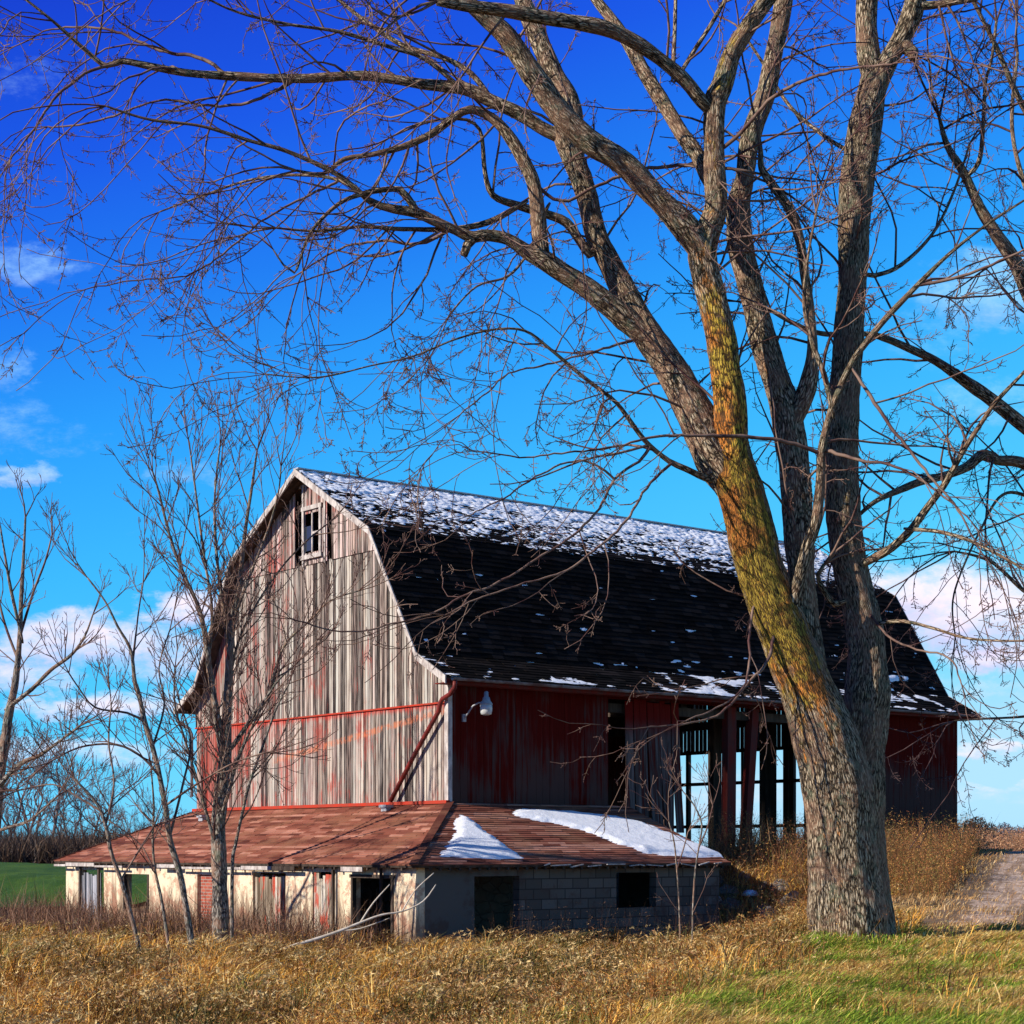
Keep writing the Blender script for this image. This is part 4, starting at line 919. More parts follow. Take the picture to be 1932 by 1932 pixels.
T.append(([(230, 118, 8), (160, 140, 6), (100, 190, 5), (60, 250, 4), (20, 300, 3)], D0+.1, -.6, 0, 2.4))
T.append(([(430, 145, 8), (380, 110, 7), (300, 95, 6), (220, 60, 5), (150, 50, 4), (80, 60, 3)], D0+.1, .8, 0, 2.2))
T.append(([(560, 150, 8), (480, 190, 6), (400, 200, 5), (300, 190, 4), (180, 230, 4), (90, 240, 3)], D0+.2, .8, 0, 2.2))
T.append(([(1010, 350, 7), (1060, 380, 6), (1130, 350, 6), (1200, 322, 6), (1290, 312, 7), (1340, 318, 8)], D0+.2, .2, 0, 1.8))
tw = MB()
for (tr, d0, dd, li, sp) in T:
    big = max(p[2] for p in tr) >= 8.5
    lo_ = li
    if li > 1: lfn = (lambda v: 1.25*math.exp(-((v.z-7.0)/1.4)**2)+.45)
    else: lfn = None
    if big: Q = build_limb(tree, tr, d0, dd, 'limb', lich=li, lichfn=lfn)
    else:
        Q = thin_limb(tw, tree, tr, d0, dd, jit=.010)
    vm = sum(p[1] for p in tr)/len(tr)
    if vm > 860: P_ = dict(PM, len=[1.3, .6, .10], dens=[2.2, 7]); sp *= .75
    elif vm > 600: P_ = dict(PM, len=[1.7, .75, .11], dens=[2.5, 8])
    else: P_ = PM if tr[-1][0] > 700 else dict(PM, dens=[2.2, 7.5]); sp *= 1.15 if tr[-1][0] > 700 else .85
    if sp: spawn(tw, Q[len(Q)//6:], sp*1.05, P_, upb=-.25 if tr[-1][0] < 720 and vm > 120 else .05)
spawn(tw, [q for q in QR if q[0].z > 6.5], 1.3, PM); spawn(tw, [q for q in QL if q[0].z > 4.8], .35, PM)
tw.build('twigs', M['twig_pale'], tree, True)
print('maple twigs verts', len(tw.v))

# neighbouring tree whose trunk stands just right of the picture
D3 = 27.0
t2 = thing('maple_tree', 'bare neighbouring tree whose limbs reach in from the right, trunk beyond the picture edge', 'tree', px(2110, 1745, D3))
build_limb(t2, [(2115, 1800, 130), (2112, 1740, 110), (2105, 1600, 98), (2098, 1400, 90), (2090, 1200, 84), (2080, 1000, 76), (2076, 900, 66), (2085, 700, 54), (2090, 450, 42), (2085, 200, 32), (2070, 0, 24), (2050, -150, 16)], D3, .4, 'trunk')
T3 = [([(2085, 1000, 44), (2030, 860, 40), (1990, 680, 36), (1931, 527, 28), (1911, 488, 26), (1879, 440, 24), (1847, 388, 22), (1820, 329, 18), (1788, 277, 12), (1772, 222, 6)], 0, -1, 1.6),
 ([(1820, 333, 10), (1847, 305, 9), (1855, 238, 8), (1859, 159, 7), (1871, 111, 6), (1880, 40, 5)], -.9, -.5, 2.0),
 ([(2085, 950, 36), (1990, 850, 28), (1932, 804, 26), (1875, 758, 24), (1826, 723, 21), (1770, 684, 17), (1720, 660, 14), (1673, 640, 12), (1633, 630, 10), (1554, 630, 9), (1498, 610, 8), (1455, 587, 5)], -.1, -1.6, 1.5),
 ([(2085, 1050, 36), (2010, 920, 26), (1932, 875, 22), (1882, 868, 19), (1854, 858, 20), (1826, 880, 18), (1787, 896, 16), (1734, 910, 14), (1692, 927, 13), (1653, 945, 9), (1623, 970, 7), (1600, 1000, 5)], .1, -2.0, 1.6),
 ([(2080, 400, 24), (2000, 300, 16), (1930, 200, 12), (1880, 90, 9), (1830, -10, 6)], 0, -1, 1.8),
 ([(2080, 700, 20), (2010, 560, 14), (1950, 400, 11), (1910, 250, 8), (1920, 100, 6)], 0, 1, 2.0),
 ([(2085, 1200, 16), (2020, 1150, 10), (1940, 1120, 8), (1870, 1060, 6), (1800, 1040, 4)], 0, -1, 1.6),
 ([(2085, 1350, 14), (2020, 1340, 7), (1932, 1352, 5), (1860, 1356, 4), (1800, 1360, 3)], 0, -1, 1.0),
 ([(2085, 1000, 14), (1990, 960, 8), (1900, 930, 6), (1850, 1000, 4), (1800, 1120, 3.5), (1802, 1200, 3)], 0, -1.6, 1.6)]
tw = MB()
for tr, a, b, sp in T3:
    if max(p[2] for p in tr) >= 8.5: Q = build_limb(t2, tr, D3+a, b, 'limb')
    else: Q = thin_limb(tw, t2, tr, D3+a, b)
    spawn(tw, Q[len(Q)//5:], sp*1.1, PM)
tw.build('twigs', M['twig'], t2, True)

# slender young trees at the left, rooted in front of the shed
PS = dict(PM, droop=0, pair=False, seg=[.25, .16, .08], len=[1.15, .55, .20], rad=[.015, .008, .0055], up=[.38, .36, .30], ang=(.30, .75), dens=[4.2, 5.0], bend=[.4, .4, .4], tip=[.0058, .0050, .0044], bud=.008)
def young(label, stems, d, base, sp=2.0, P=PS, upb=.5, matl='twig_pale', name='young_tree', lim=.35):
    x, z_ = px(base, 0, d).x, 0; g_ = Hs(x, d); tr_ = thing(name, label, 'tree', (x, d, g_), 'young trees before the shed'); tw = MB(); first = True
    for (tr, dd) in stems:
        if first: tr = [(tr[0][0], HZ+(CAMZ-g_+.15)/d*F, tr[0][2]*1.1)]+tr
        if max(p[2] for p in tr) >= 7 or first: Q = build_limb(tr_, tr, d, dd, 'trunk' if first else 'limb', 'bark_small')
        else: Q = thin_limb(tw, tr_, tr, d, dd, .12)
        n = len(Q); spawn(tw, Q[int(n*(lim if first else .1)):], sp, P, upb=upb); first = False
    tw.build('twigs', M[matl], tr_, True); return tr_
young('tallest young bare tree, its grey trunk forking before the barn gable', [
    ([(416, 1790, 32), (415, 1700, 30), (413, 1620, 29), (412, 1550, 27), (420, 1480, 26), (426, 1415, 23), (429, 1340, 16), (434, 1239, 14), (441, 1168, 12), (454, 1080, 9), (464, 992, 7), (475, 921, 5), (485, 850, 3.5)], .2),
    ([(422, 1440, 18), (408, 1344, 13), (397, 1274, 11), (389, 1215, 10), (376, 1150, 8), (345, 1080, 6), (320, 1010, 5), (300, 930, 4), (288, 890, 3)], -.4),
    ([(430, 1420, 10), (447, 1397, 9), (482, 1344, 8), (507, 1309, 7), (535, 1221, 5), (588, 1168, 4), (623, 1133, 3), (676, 1115, 2.5)], -.7),
    ([(436, 1230, 8), (420, 1140, 7), (408, 1040, 6), (405, 940, 4), (415, 840, 3)], .6),
    ([(394, 1240, 7), (400, 1150, 6), (385, 1050, 5), (372, 950, 4), (360, 860, 3)], .5),
    ([(441, 1168, 7), (470, 1090, 5), (505, 1000, 4), (525, 930, 3), (530, 880, 3)], -.5),
    ([(412, 1560, 10), (430, 1500, 7), (450, 1430, 6), (490, 1340, 5), (520, 1290, 4), (560, 1250, 3)], -.9),
    ([(413, 1620, 8), (380, 1500, 6), (350, 1400, 5), (330, 1330, 4), (330, 1260, 3)], -.5),
    ([(430, 1300, 7), (450, 1210, 5), (490, 1130, 4), (540, 1060, 3.5), (590, 1010, 3)], .6)], 33.0, 416, sp=4.4, P=dict(PS, ang=(.22, .6), len=[1.1, .55, .2]), upb=.7)
young('crooked sapling leaning left, left of the tallest young tree', [
    ([(362, 1790, 13), (352, 1720, 13), (340, 1650, 13), (321, 1586, 12), (312, 1520, 11), (301, 1463, 10), (288, 1410, 10), (273, 1360, 9), (262, 1310, 8), (254, 1281, 7), (246, 1225, 6), (222, 1182, 5), (198, 1134, 4), (165, 1090, 3)], -.3),
    ([(275, 1362, 6), (240, 1345, 5), (180, 1335, 4), (150, 1300, 3), (130, 1270, 3)], -.6), ([(250, 1250, 6), (256, 1200, 4), (262, 1150, 3), (270, 1100, 3)], .4),
    ([(305, 1470, 6), (270, 1430, 5), (220, 1405, 5), (150, 1410, 4), (90, 1440, 3)], -.4), ([(320, 1580, 6), (345, 1480, 5), (360, 1400, 4), (340, 1330, 3)], .4),
    ([(288, 1410, 5), (310, 1330, 4), (300, 1260, 3), (320, 1190, 3)], .4), ([(312, 1520, 5), (370, 1480, 4), (440, 1440, 3), (500, 1420, 3)], -.8)], 31.5, 362, sp=1.4, upb=.2, lim=.3)
young('thin bare sapling with drooping side shoots before the shed window', [
    ([(262, 1790, 9), (245, 1720, 9), (228, 1660, 8), (210, 1610, 8), (200, 1560, 7), (185, 1520, 6), (160, 1490, 5), (140, 1470, 4)], -.3),
    ([(198, 1560, 5), (215, 1480, 4), (205, 1400, 4), (210, 1330, 3)], .2), ([(190, 1530, 5), (140, 1500, 4), (100, 1480, 3), (40, 1490, 3)], .2), ([(228, 1660, 4), (265, 1600, 4), (290, 1560, 3)], .2)], 31.0, 262, sp=1.6, upb=.1)
young('bare tree at the far left edge with long upright fans of branches', [
    ([(-18, 1790, 26), (-14, 1650, 24), (-10, 1560, 22), (-2, 1480, 20), (8, 1410, 18), (16, 1352, 16), (27, 1300, 14), (34, 1245, 12), (38, 1190, 9), (40, 1134, 8), (44, 1060, 6), (48, 976, 4)], .2),
    ([(0, 1480, 11), (40, 1440, 9), (75, 1425, 7), (110, 1400, 5), (150, 1370, 4)], -.8),
    ([(22, 1330, 9), (60, 1300, 8), (95, 1265, 7), (135, 1235, 6), (160, 1200, 4), (175, 1160, 3)], -.8),
    ([(38, 1190, 7), (20, 1110, 6), (8, 1040, 4), (0, 990, 3)], -.4), ([(38, 1200, 6), (62, 1120, 5), (85, 1060, 4), (98, 1010, 3)], .5), ([(34, 1245, 6), (10, 1180, 5), (-5, 1120, 4)], .4),
    ([(-10, 1570, 8), (20, 1560, 6), (60, 1545, 4), (110, 1500, 3)], -1)], 35.0, -18, sp=2.6, upb=.5, P=dict(PS, len=[.75, .45, .18], ang=(.25, .6)))
young('dark thin sapling standing against the cream shed wall', [([(318, 1790, 6), (305, 1700, 6), (292, 1640, 5), (288, 1580, 5), (290, 1520, 4), (285, 1450, 3)], .2), ([(290, 1640, 4), (270, 1600, 3), (250, 1580, 3)], .2)], 32.0, 318, sp=1.8, upb=.2)
young('slim pale sapling rising right of the tallest young tree', [([(438, 1640, 7), (445, 1590, 7), (458, 1530, 6), (470, 1480, 6), (495, 1410, 5), (520, 1340, 4), (545, 1290, 3)], -.3)], 32.5, 438, sp=1.2, upb=.3)
PT = dict(PS, len=[.7, .4, .18], rad=[.008, .006, .004], tip=[.0045, .004, .0035])
young('slender reddish sapling in the grass before the shaded shed wall, taller of the two', [([(1306, 1770, 3.6), (1308, 1700, 3.5), (1312, 1640, 3.3), (1320, 1590, 3), (1324, 1555, 3.5), (1310, 1520, 3), (1290, 1495, 2.5)], 0), ([(1318, 1600, 3), (1335, 1560, 3), (1345, 1520, 2.5)], 0)], 30.0, 1306, sp=.7, P=PT, upb=.4)
young('slender reddish sapling in the grass before the shaded shed wall, shorter of the two', [([(1283, 1765, 3.4), (1281, 1700, 3), (1277, 1640, 3), (1272, 1590, 3), (1262, 1550, 2.5)], 0), ([(1277, 1640, 3), (1290, 1600, 2.5), (1298, 1570, 2)], 0)], 30.5, 1283, sp=.7, P=PT, upb=.4)
# dead branch lying in the grass
db = MB(); c1 = lambda x, y: (85.1+.3964*x, 1446.8+.3964*y)
tr = [c1(1120, 868)+(3,), c1(1200, 845)+(6,), c1(1290, 820)+(7,), c1(1400, 782)+(6,), c1(1500, 742)+(5,), c1(1600, 705)+(4,), c1(1700, 688)+(3.5,), c1(1800, 640)+(3,), c1(1860, 560)+(2,)]
Q = catmull(limb_pts(tr, 30.5, .8), .1); db.tube([q[0] for q in Q], [q[1] for q in Q], 7)
for tr in ([c1(1500, 742)+(4,), c1(1560, 650)+(3,), c1(1640, 560)+(2,)], [c1(1700, 688)+(3,), c1(1760, 590)+(2.5,), c1(1850, 505)+(2,)], [c1(1400, 782)+(4,), c1(1500, 770)+(3,), c1(1640, 720)+(2,)]):
    Q = catmull(limb_pts(tr, 31, .2), .1); db.tube([q[0] for q in Q], [q[1] for q in Q], 5)
o = db.build('dead_branch', M['deadwood'], None, True); tag(recenter(o, px(560, 1785, 30.5)), 'pale fallen dead branch lying in grass before the dark shed doorway', 'branch')

# ------------------------------------------------------------ far trees
def copy_tree(o, parent=None):
    c = o.copy(); COL.objects.link(c); c.parent = parent
    for ch in [k for k in bpy.data.objects if k.parent == o]: copy_tree(ch, c)
    return c
PF = dict(seg=[1.0, .5, .4], bend=[.5, .5, .4], jit=[.12, .16, .2], up=[.35, .3, .2], tip=[.02, .017, .015], dens=[2.2, 2.6], start=.2, ang=(.3, .8), len=[3.4, 1.6, .7], rad=[.05, .03, .02], levels=3, filt=lambda q: True)
protos = []
for k in range(4):
    root = thing('woodland_tree', '', 'tree', (0, 0, 0)); Hh = 9.5
    P = [(Vector((random.uniform(-.25, .25)*i, random.uniform(-.2, .2)*i, Hh*i/6)), .14*(1-i/6.5)+.02) for i in range(7)]; Q = catmull(P, .5)
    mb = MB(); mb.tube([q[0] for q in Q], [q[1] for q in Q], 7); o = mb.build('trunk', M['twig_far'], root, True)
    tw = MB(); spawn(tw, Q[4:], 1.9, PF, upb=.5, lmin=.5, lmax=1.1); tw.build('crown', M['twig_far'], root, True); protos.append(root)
wl = ['pale-stemmed', 'broad-crowned', 'narrow', 'leaning']
spots = []
k = 0
for i in range(30):
    u = -70+i*16.5+random.uniform(-6, 6); d = random.uniform(132, 165); hpx = (250 if u < 110 else 190 if u < 200 else 120 if u < 330 else 95)*random.uniform(.75, 1.1)
    spots.append((u, d, hpx))
for i, (u, d, hpx) in enumerate(spots):
    pr = protos[i % 4]; o = pr if i < 4 else copy_tree(pr); x = (u-CX)/F*d; o.location = (x, d, Hs(x, d)-.1); s = hpx/F*d/11.5; o.scale = (s, s, s)
    o.rotation_euler.z = random.uniform(0, 6.28)
    o['label'] = 'bare tree in the wood edge behind the green field'; o['category'] = 'tree'; o['group'] = 'bare trees at the wood edge'
def brushmesh(name, n, boxf, size, m_cols, label, kind='stuff', stem=True):
    """low brush built from many short crooked shoots"""
    V = []; Fc = []; C = []
    for i in range(n):
        x, y, z, h = boxf(); 
        for j in range(random.randint(3, 6)):
            d = Vector((random.gauss(0, .45), random.gauss(0, .45), 1)).normalized(); L = h*random.uniform(.5, 1.1); p = Vector((x, y, z)); w_ = size*random.uniform(.6, 1.3); sd_ = perp(d)*w_
            q = p+d*L*.55+rvec()*L*.1; r = q+(d+rvec()*.5).normalized()*L*.45; b = len(V); V += [p-sd_, p+sd_, q+sd_*.7, q-sd_*.7, r]; Fc += [(b, b+1, b+2, b+3), (b+3, b+2, b+4)]; c = random.choice(m_cols); f = random.uniform(.7, 1.25); C += [tuple(k*f for k in c)+(1,)]*5
    me = bpy.data.meshes.new(name); me.from_pydata([tuple(v) for v in V], [], Fc); a = me.attributes.new('tint', 'FLOAT_COLOR', 'POINT'); a.data.foreach_set('color', np.asarray(C, dtype=np.float32).ravel()); me.materials.append(M['blade'])
    o = bpy.data.objects.new(name, me); COL.objects.link(o); o['label'] = label; o['kind'] = kind; return o
def bx1():
    u = random.uniform(-90, 430); d = random.uniform(126, 150); x = (u-CX)/F*d; return x, d, Hs(x, d), random.uniform(1.2, 3.4)
brushmesh('brush', 6500, bx1, .035, [(.10, .055, .035), (.055, .035, .03), (.13, .08, .05), (.04, .03, .03)], 'dark tangled understory brush at the edge of the far wood')
# far right clump
protoB = []
for i, (u, d, hp, wp) in enumerate([(1828, 190, 46, 30), (1845, 185, 52, 34), (1868, 196, 40, 26), (1895, 230, 40, 30), (1920, 235, 34, 30), (1950, 235, 38, 34), (1800, 200, 42, 28)]):
    x = (u-CX)/F*d; z = Hs(x, d); Hh = hp/F*d+.6; Rr = wp/F*d/1.6; root = thing('far_tree', ['dark rounded far tree beside the barn corner, before the hazy wood', 'largest dark round tree on the far right skyline', 'small round far tree right of the largest one', 'far tree left of the lane end, crown painted haze-blue', 'low far tree above the lane end, crown painted haze-pale', 'far tree at the right edge of the skyline', 'far tree half hidden behind the barn corner'][i], 'tree', (x, d, z), 'far trees on the right skyline')
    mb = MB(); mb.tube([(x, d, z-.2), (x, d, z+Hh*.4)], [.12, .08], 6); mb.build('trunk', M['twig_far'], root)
    cols = [(.12, .075, .05), (.08, .06, .05), (.05, .045, .04)] if i < 3 or i == 6 else [(.12, .13, .17), (.16, .15, .18), (.09, .11, .15)]  # farther crowns get distance haze painted in as blue-grey colour
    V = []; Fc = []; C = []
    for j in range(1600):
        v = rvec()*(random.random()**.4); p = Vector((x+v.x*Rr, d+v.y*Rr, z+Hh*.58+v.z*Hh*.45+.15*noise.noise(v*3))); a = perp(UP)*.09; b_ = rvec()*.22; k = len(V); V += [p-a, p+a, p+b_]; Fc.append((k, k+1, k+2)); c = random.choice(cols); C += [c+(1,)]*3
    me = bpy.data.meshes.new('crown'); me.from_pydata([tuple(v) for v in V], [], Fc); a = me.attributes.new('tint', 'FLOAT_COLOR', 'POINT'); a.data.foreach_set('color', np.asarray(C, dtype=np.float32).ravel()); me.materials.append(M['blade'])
    o = bpy.data.objects.new('crown', me); COL.objects.link(o); par(o, root)

# ------------------------------------------------------------ grass and weeds
def blades(name, P, hgt, wid, lean, cols, label, droop=.6, head=0.0, headcol=None, nseg=3):
    """P (n,3) roots; arrays hgt, wid, lean (n,2); cols (n,3)"""
    n = len(P); az = rng.uniform(0, 2*np.pi, n); side = np.stack([np.cos(az), np.sin(az), np.zeros(n)], -1)*wid[:, None]
    V = np.empty((n, 2*nseg+1, 3)); L3 = np.concatenate([lean, np.zeros((n, 1))], 1)
    for k in range(nseg):
        f = k/nseg; c = P+np.array([0, 0, 1])*(hgt*(f-.25*droop*f**3))[:, None]+L3*(hgt*f**2)[:, None]; w_ = side*(1-.55*f)
        V[:, 2*k] = c-w_; V[:, 2*k+1] = c+w_
    V[:, -1] = P+np.array([0, 0, 1])*(hgt*(1-.45*droop))[:, None]+L3*hgt[:, None]*1.25
    m = 2*nseg+1; base = np.arange(n)*m; loops = []; sizes = []
    for k in range(nseg-1):
        a = base+2*k; loops.append(np.stack([a, a+1, a+3, a+2], -1)); sizes.append(4)
    a = base+2*(nseg-1); tri = np.stack([a, a+1, a+2], -1)
    C = np.repeat(cols, m, axis=0)
    shade = np.tile(np.concatenate([np.repeat(np.linspace(1, 1.0, nseg), 2), [1.0]]), n); C = C*shade[:, None]
    Vf = V.reshape(-1, 3); quads = np.concatenate(loops) if loops else np.empty((0, 4), int)
    if head > 0:   # seed heads: little tufts at the tips
        sel = np.where(rng.random(n) < head)[0]; tips = V[sel, -1]; K = 7; nb = len(Vf)
        t0 = np.repeat(tips, K, axis=0); hh = np.repeat(hgt[sel], K); q = rng.normal(0, 1, t0.shape); q[:, 2] = q[:, 2]*.6+.5; q /= np.linalg.norm(q, axis=1)[:, None]
        off = rng.uniform(-.16, .02, len(t0))*hh; dirn = np.repeat((V[sel, -1]-V[sel, -2]), K, axis=0); dirn /= np.linalg.norm(dirn, axis=1)[:, None]+1e-9
        b0 = t0+dirn*off[:, None]; b1 = b0+q*(hh*rng.uniform(.035, .08, len(t0)))[:, None]; s_ = np.cross(q, rng.normal(0, 1, t0.shape)); s_ /= np.linalg.norm(s_, axis=1)[:, None]+1e-9; s_ *= .009
        hv = np.stack([b0-s_, b0+s_, b1], 1).reshape(-1, 3); ht = nb+np.arange(len(t0)*3).reshape(-1, 3)
        hc = np.repeat(headcol[sel], K*3, axis=0)
        Vf = np.concatenate([Vf, hv]); tri = np.concatenate([tri, ht]); C = np.concatenate([C, hc])
    me = bpy.data.meshes.new(name); me.vertices.add(len(Vf)); me.vertices.foreach_set('co', Vf.astype(np.float32).ravel())
    li = np.concatenate([quads.ravel(), tri.ravel()]).astype(np.int32); me.loops.add(len(li)); me.loops.foreach_set('vertex_index', li)
    npoly = len(quads)+len(tri); me.polygons.add(npoly); ls = np.concatenate([np.arange(len(quads))*4, len(quads)*4+np.arange(len(tri))*3]).astype(np.int32)
    me.polygons.foreach_set('loop_start', ls); me.update(calc_edges=True)
    a = me.attributes.new('tint', 'FLOAT_COLOR', 'POINT'); a.data.foreach_set('color', np.concatenate([C, np.ones((len(C), 1))], 1).astype(np.float32).ravel())
    me.materials.append(M['blade']); me.validate(); o = bpy.data.objects.new(name, me); COL.objects.link(o); o['label'] = label; o['kind'] = 'stuff'; return o
def vnoise(x, y, s, seed=0):
    r = np.random.default_rng(seed); G = r.random((64, 64)); xs = (x*s) % 64; ys = (y*s) % 64; i = xs.astype(int); j = ys.astype(int); fx = xs-i; fy = ys-j; fx = fx*fx*(3-2*fx); fy = fy*fy*(3-2*fy)
    i1 = (i+1) % 64; j1 = (j+1) % 64; return (G[i, j]*(1-fx)+G[i1, j]*fx)*(1-fy)+(G[i, j1]*(1-fx)+G[i1, j1]*fx)*fy
def scatter(n, y0, y1, extra=2.0, power=1.0):
    y = y0+(y1-y0)*rng.random(n)**power; x = (rng.random(n)*2-1)*(y*.285+extra); return x, y
def sT(x, y): return (x-BX)*D2.x+(y-BY)*D2.y, (x-BX)*D1.x+(y-BY)*D1.y
def lawnmask(x, y): return ss(x-(.9+(y-16.5)*.42), -1.2, 1.2)*ss(y, 26.5, 23.5)
def free(x, y):
    s, t_ = sT(x, y); inb = (s > -SP-.05) & (t_ > -SP-.05) & (t_ < TL+.1) & (s < SE) ; inb |= (s > -.1) & (s < GL+.1) & (t_ > -.1) & (t_ < GW+.1)
    rd = (x > road_left(y)+.1) & (x < road_left(y)+3.7) & (y > 24); return ~inb, ~rd
def palette(n, pal, w_):
    idx = rng.choice(len(pal), n, p=np.array(w_)/sum(w_)); c = np.array(pal)[idx]; return c*rng.uniform(.7, 1.3, (n, 1))
# clumped tall dry grass
x, y = scatter(300000, 15.5, 41, 2.0, 1.15)
keep = rng.random(len(x)) < (.06+1.15*vnoise(x, y, 2.1, 1)**1.4*(.35+vnoise(x, y, .5, 2))*1.7)
a, b = free(x, y); keep &= a & b & (rng.random(len(x)) < 1-.97*lawnmask(x, y)); keep &= ~((x > 6.0) & (y > 24) & (y < 40) & (x > road_left(y)-1.2))
x, y = x[keep], y[keep]; n = len(x); z = H(x, y)-.02
mr = ss(x, .3+(y-16)*.30-2.2, .3+(y-16)*.30+1.6)
hg = (.16+.40*vnoise(x, y, .8, 3)+.62*vnoise(x, y, 2.1, 1)**1.6)*rng.uniform(.45, 1.25, n)*(1-.45*mr); hg *= (.80+.30*ss(y, 17, 24))*(1-.28*ss(y, 25, 31))
wind = np.stack([rng.normal(.22, .35, n), rng.normal(-.05, .32, n)], -1)
gold = [(.82, .44, .075), (.62, .28, .045), (.90, .62, .19), (.28, .10, .022), (.09, .035, .014), (.66, .46, .18)]
cl = palette(n, gold, [3, 3, 2.2, 2.4, 1.2, 1.5]); gm = (vnoise(x, y, .9, 9) > .62)[:, None] & (rng.random((n, 1)) < .55); cl = np.where(gm, palette(n, [(.19, .20, .045), (.28, .25, .06)], [1, 1]), cl)
dk_ = vnoise(x, y, .55, 12)[:, None]; cl = cl*np.where(dk_ < .45, .42, 1.0)  # blade colour darkened in patches, painted shade for the gaps between clumps
print('tall grass', n)
blades('tall_grass', np.stack([x, y, z], -1), hg, rng.uniform(.0035, .0105, n)*(y/22), wind, cl, 'tall golden brown dry grass in front of the shed', head=.22, headcol=palette(n, [(.62, .45, .20), (.50, .30, .11), (.34, .17, .07)], [2, 2, 1]))
# lawn
x, y = scatter(330000, 14.5, 27.5, 1.0, 1.0); keep = (rng.random(len(x)) < lawnmask(x, y)*1.0) & (x > -1.5); x, y = x[keep], y[keep]; n = len(x); z = H(x, y)-.01
hg = (.05+.20*vnoise(x, y, 2.2, 5)**1.4)*rng.uniform(.5, 1.5, n); wind = np.stack([rng.normal(.75, .5, n), rng.normal(-.35, .5, n)], -1)
aa = rng.uniform(0, 2*np.pi, 2600); rr_ = rng.uniform(.5, 1.05, 2600); x = np.concatenate([x, 4.62+np.cos(aa)*rr_*1.05]); y = np.concatenate([y, 24.1+np.sin(aa)*rr_]); n = len(x); z = H(x, y)-.01
hg = np.concatenate([hg, rng.uniform(.10, .34, 2600)]); wind = np.concatenate([wind, rng.normal(.1, .5, (2600, 2))])
gmix = vnoise(x, y, 1.1, 6)*.6+vnoise(x, y, 3.5, 7)*.5
gr = palette(n, [(.22, .36, .025), (.42, .46, .06), (.07, .15, .015)], [3, 3, 1.5]); dr = palette(n, [(.72, .48, .13), (.50, .28, .08), (.78, .62, .26)], [2, 2, 1]); pick = (rng.random(n) < ss(gmix, .72, .42)*.78+.10); cl = np.where(pick[:, None], gr, dr)
print('lawn', n)
blades('lawn_grass', np.stack([x, y, z], -1), hg, rng.uniform(.0028, .0062, n)*(y/18), wind, cl, 'short mixed green and straw grass around the foot of the big maple', droop=.9)
# dry short grass by the lane
x, y = scatter(120000, 24, 60, 3.0, 1.0); s, t_ = sT(x, y); a, b = free(x, y)
inroad = ~b; mid = np.abs(x-road_left(y)-1.9) < .35
keep = (x > 3.4) & a & (b | (mid & (rng.random(len(x)) < .8)) | (rng.random(len(x)) < .14+1.0*ss(y, 32, 26.5)+.75*(np.abs(x-road_left(y)-1.9) > 1.45))); x, y = x[keep], y[keep]; n = len(x); z = H(x, y)
hg = (.07+.11*vnoise(x, y, 1.5, 5))*rng.uniform(.5, 1.4, n); wind = np.stack([rng.normal(.5, .4, n), rng.normal(-.2, .4, n)], -1)
blades('dry_grass', np.stack([x, y, z], -1), hg, rng.uniform(.004, .007, n)*(y/28), wind, palette(n, [(.58, .36, .14), (.45, .24, .09), (.60, .44, .24), (.28, .14, .06)], [2, 2, 1, 1]), 'short straw-coloured grass beside and between the lane ruts', droop=.8)
# leafy brown weeds on the bank
def weeds(name, x, y, hmin, hmax, cols, label, leaves=16, lw=.018):
    n = len(x); z = H(x, y)-.02; hg = rng.uniform(hmin, hmax, n); az = rng.normal(0, .22, (n, 2)); P = np.stack([x, y, z], -1)
    tip = P+np.concatenate([az, np.ones((n, 1))], 1)*hg[:, None]
    sd_ = np.array([.0035, .0, 0])[None]*np.ones((n, 1)); tri = [np.stack([P-sd_, P+sd_, tip], 1)]; C = [np.repeat(palette(n, cols, [1]*len(cols))*.7, 3, axis=0)]
    f = rng.uniform(.15, 1.0, (n, leaves)); base = P[:, None]+(tip-P)[:, None]*f[..., None]; base = base.reshape(-1, 3); q = rng.normal(0, 1, base.shape); q /= np.linalg.norm(q, axis=1)[:, None]
    base = base+q*rng.uniform(0, .10, (len(base), 1))*np.repeat(hg, leaves)[:, None]
    l = rng.uniform(.5, 1.5, (len(base), 1))*lw*2.2; s_ = np.cross(q, rng.normal(0, 1, base.shape)); s_ /= np.linalg.norm(s_, axis=1)[:, None]+1e-9; s_ *= lw*.35
    tri.append(np.stack([base-s_, base+s_, base+q*l], 1)); C.append(np.repeat(np.repeat(palette(n, cols, [1]*len(cols)), leaves, axis=0)*rng.uniform(.6, 1.4, (len(base), 1)), 3, axis=0))
    V = np.concatenate([t_.reshape(-1, 3) for t_ in tri]); C = np.concatenate(C); m_ = len(V)
    me = bpy.data.meshes.new(name); me.vertices.add(m_); me.vertices.foreach_set('co', V.astype(np.float32).ravel()); me.loops.add(m_); me.loops.foreach_set('vertex_index', np.arange(m_, dtype=np.int32)); me.polygons.add(m_//3); me.polygons.foreach_set('loop_start', np.arange(0, m_, 3, dtype=np.int32)); me.update(calc_edges=True)
    a = me.attributes.new('tint', 'FLOAT_COLOR', 'POINT'); a.data.foreach_set('color', np.concatenate([C, np.ones((m_, 1))], 1).astype(np.float32).ravel()); me.materials.append(M['blade'])
    o = bpy.data.objects.new(name, me); COL.objects.link(o); o['label'] = label; o['kind'] = 'stuff'; return o
br = [(.46, .18, .06), (.30, .10, .035), (.55, .29, .09), (.12, .055, .025), (.24, .20, .05)]
x, y = scatter(90000, 26, 56, 2.0, 1.0); s, t_ = sT(x, y); a, b = free(x, y); dl = road_left(y)-x
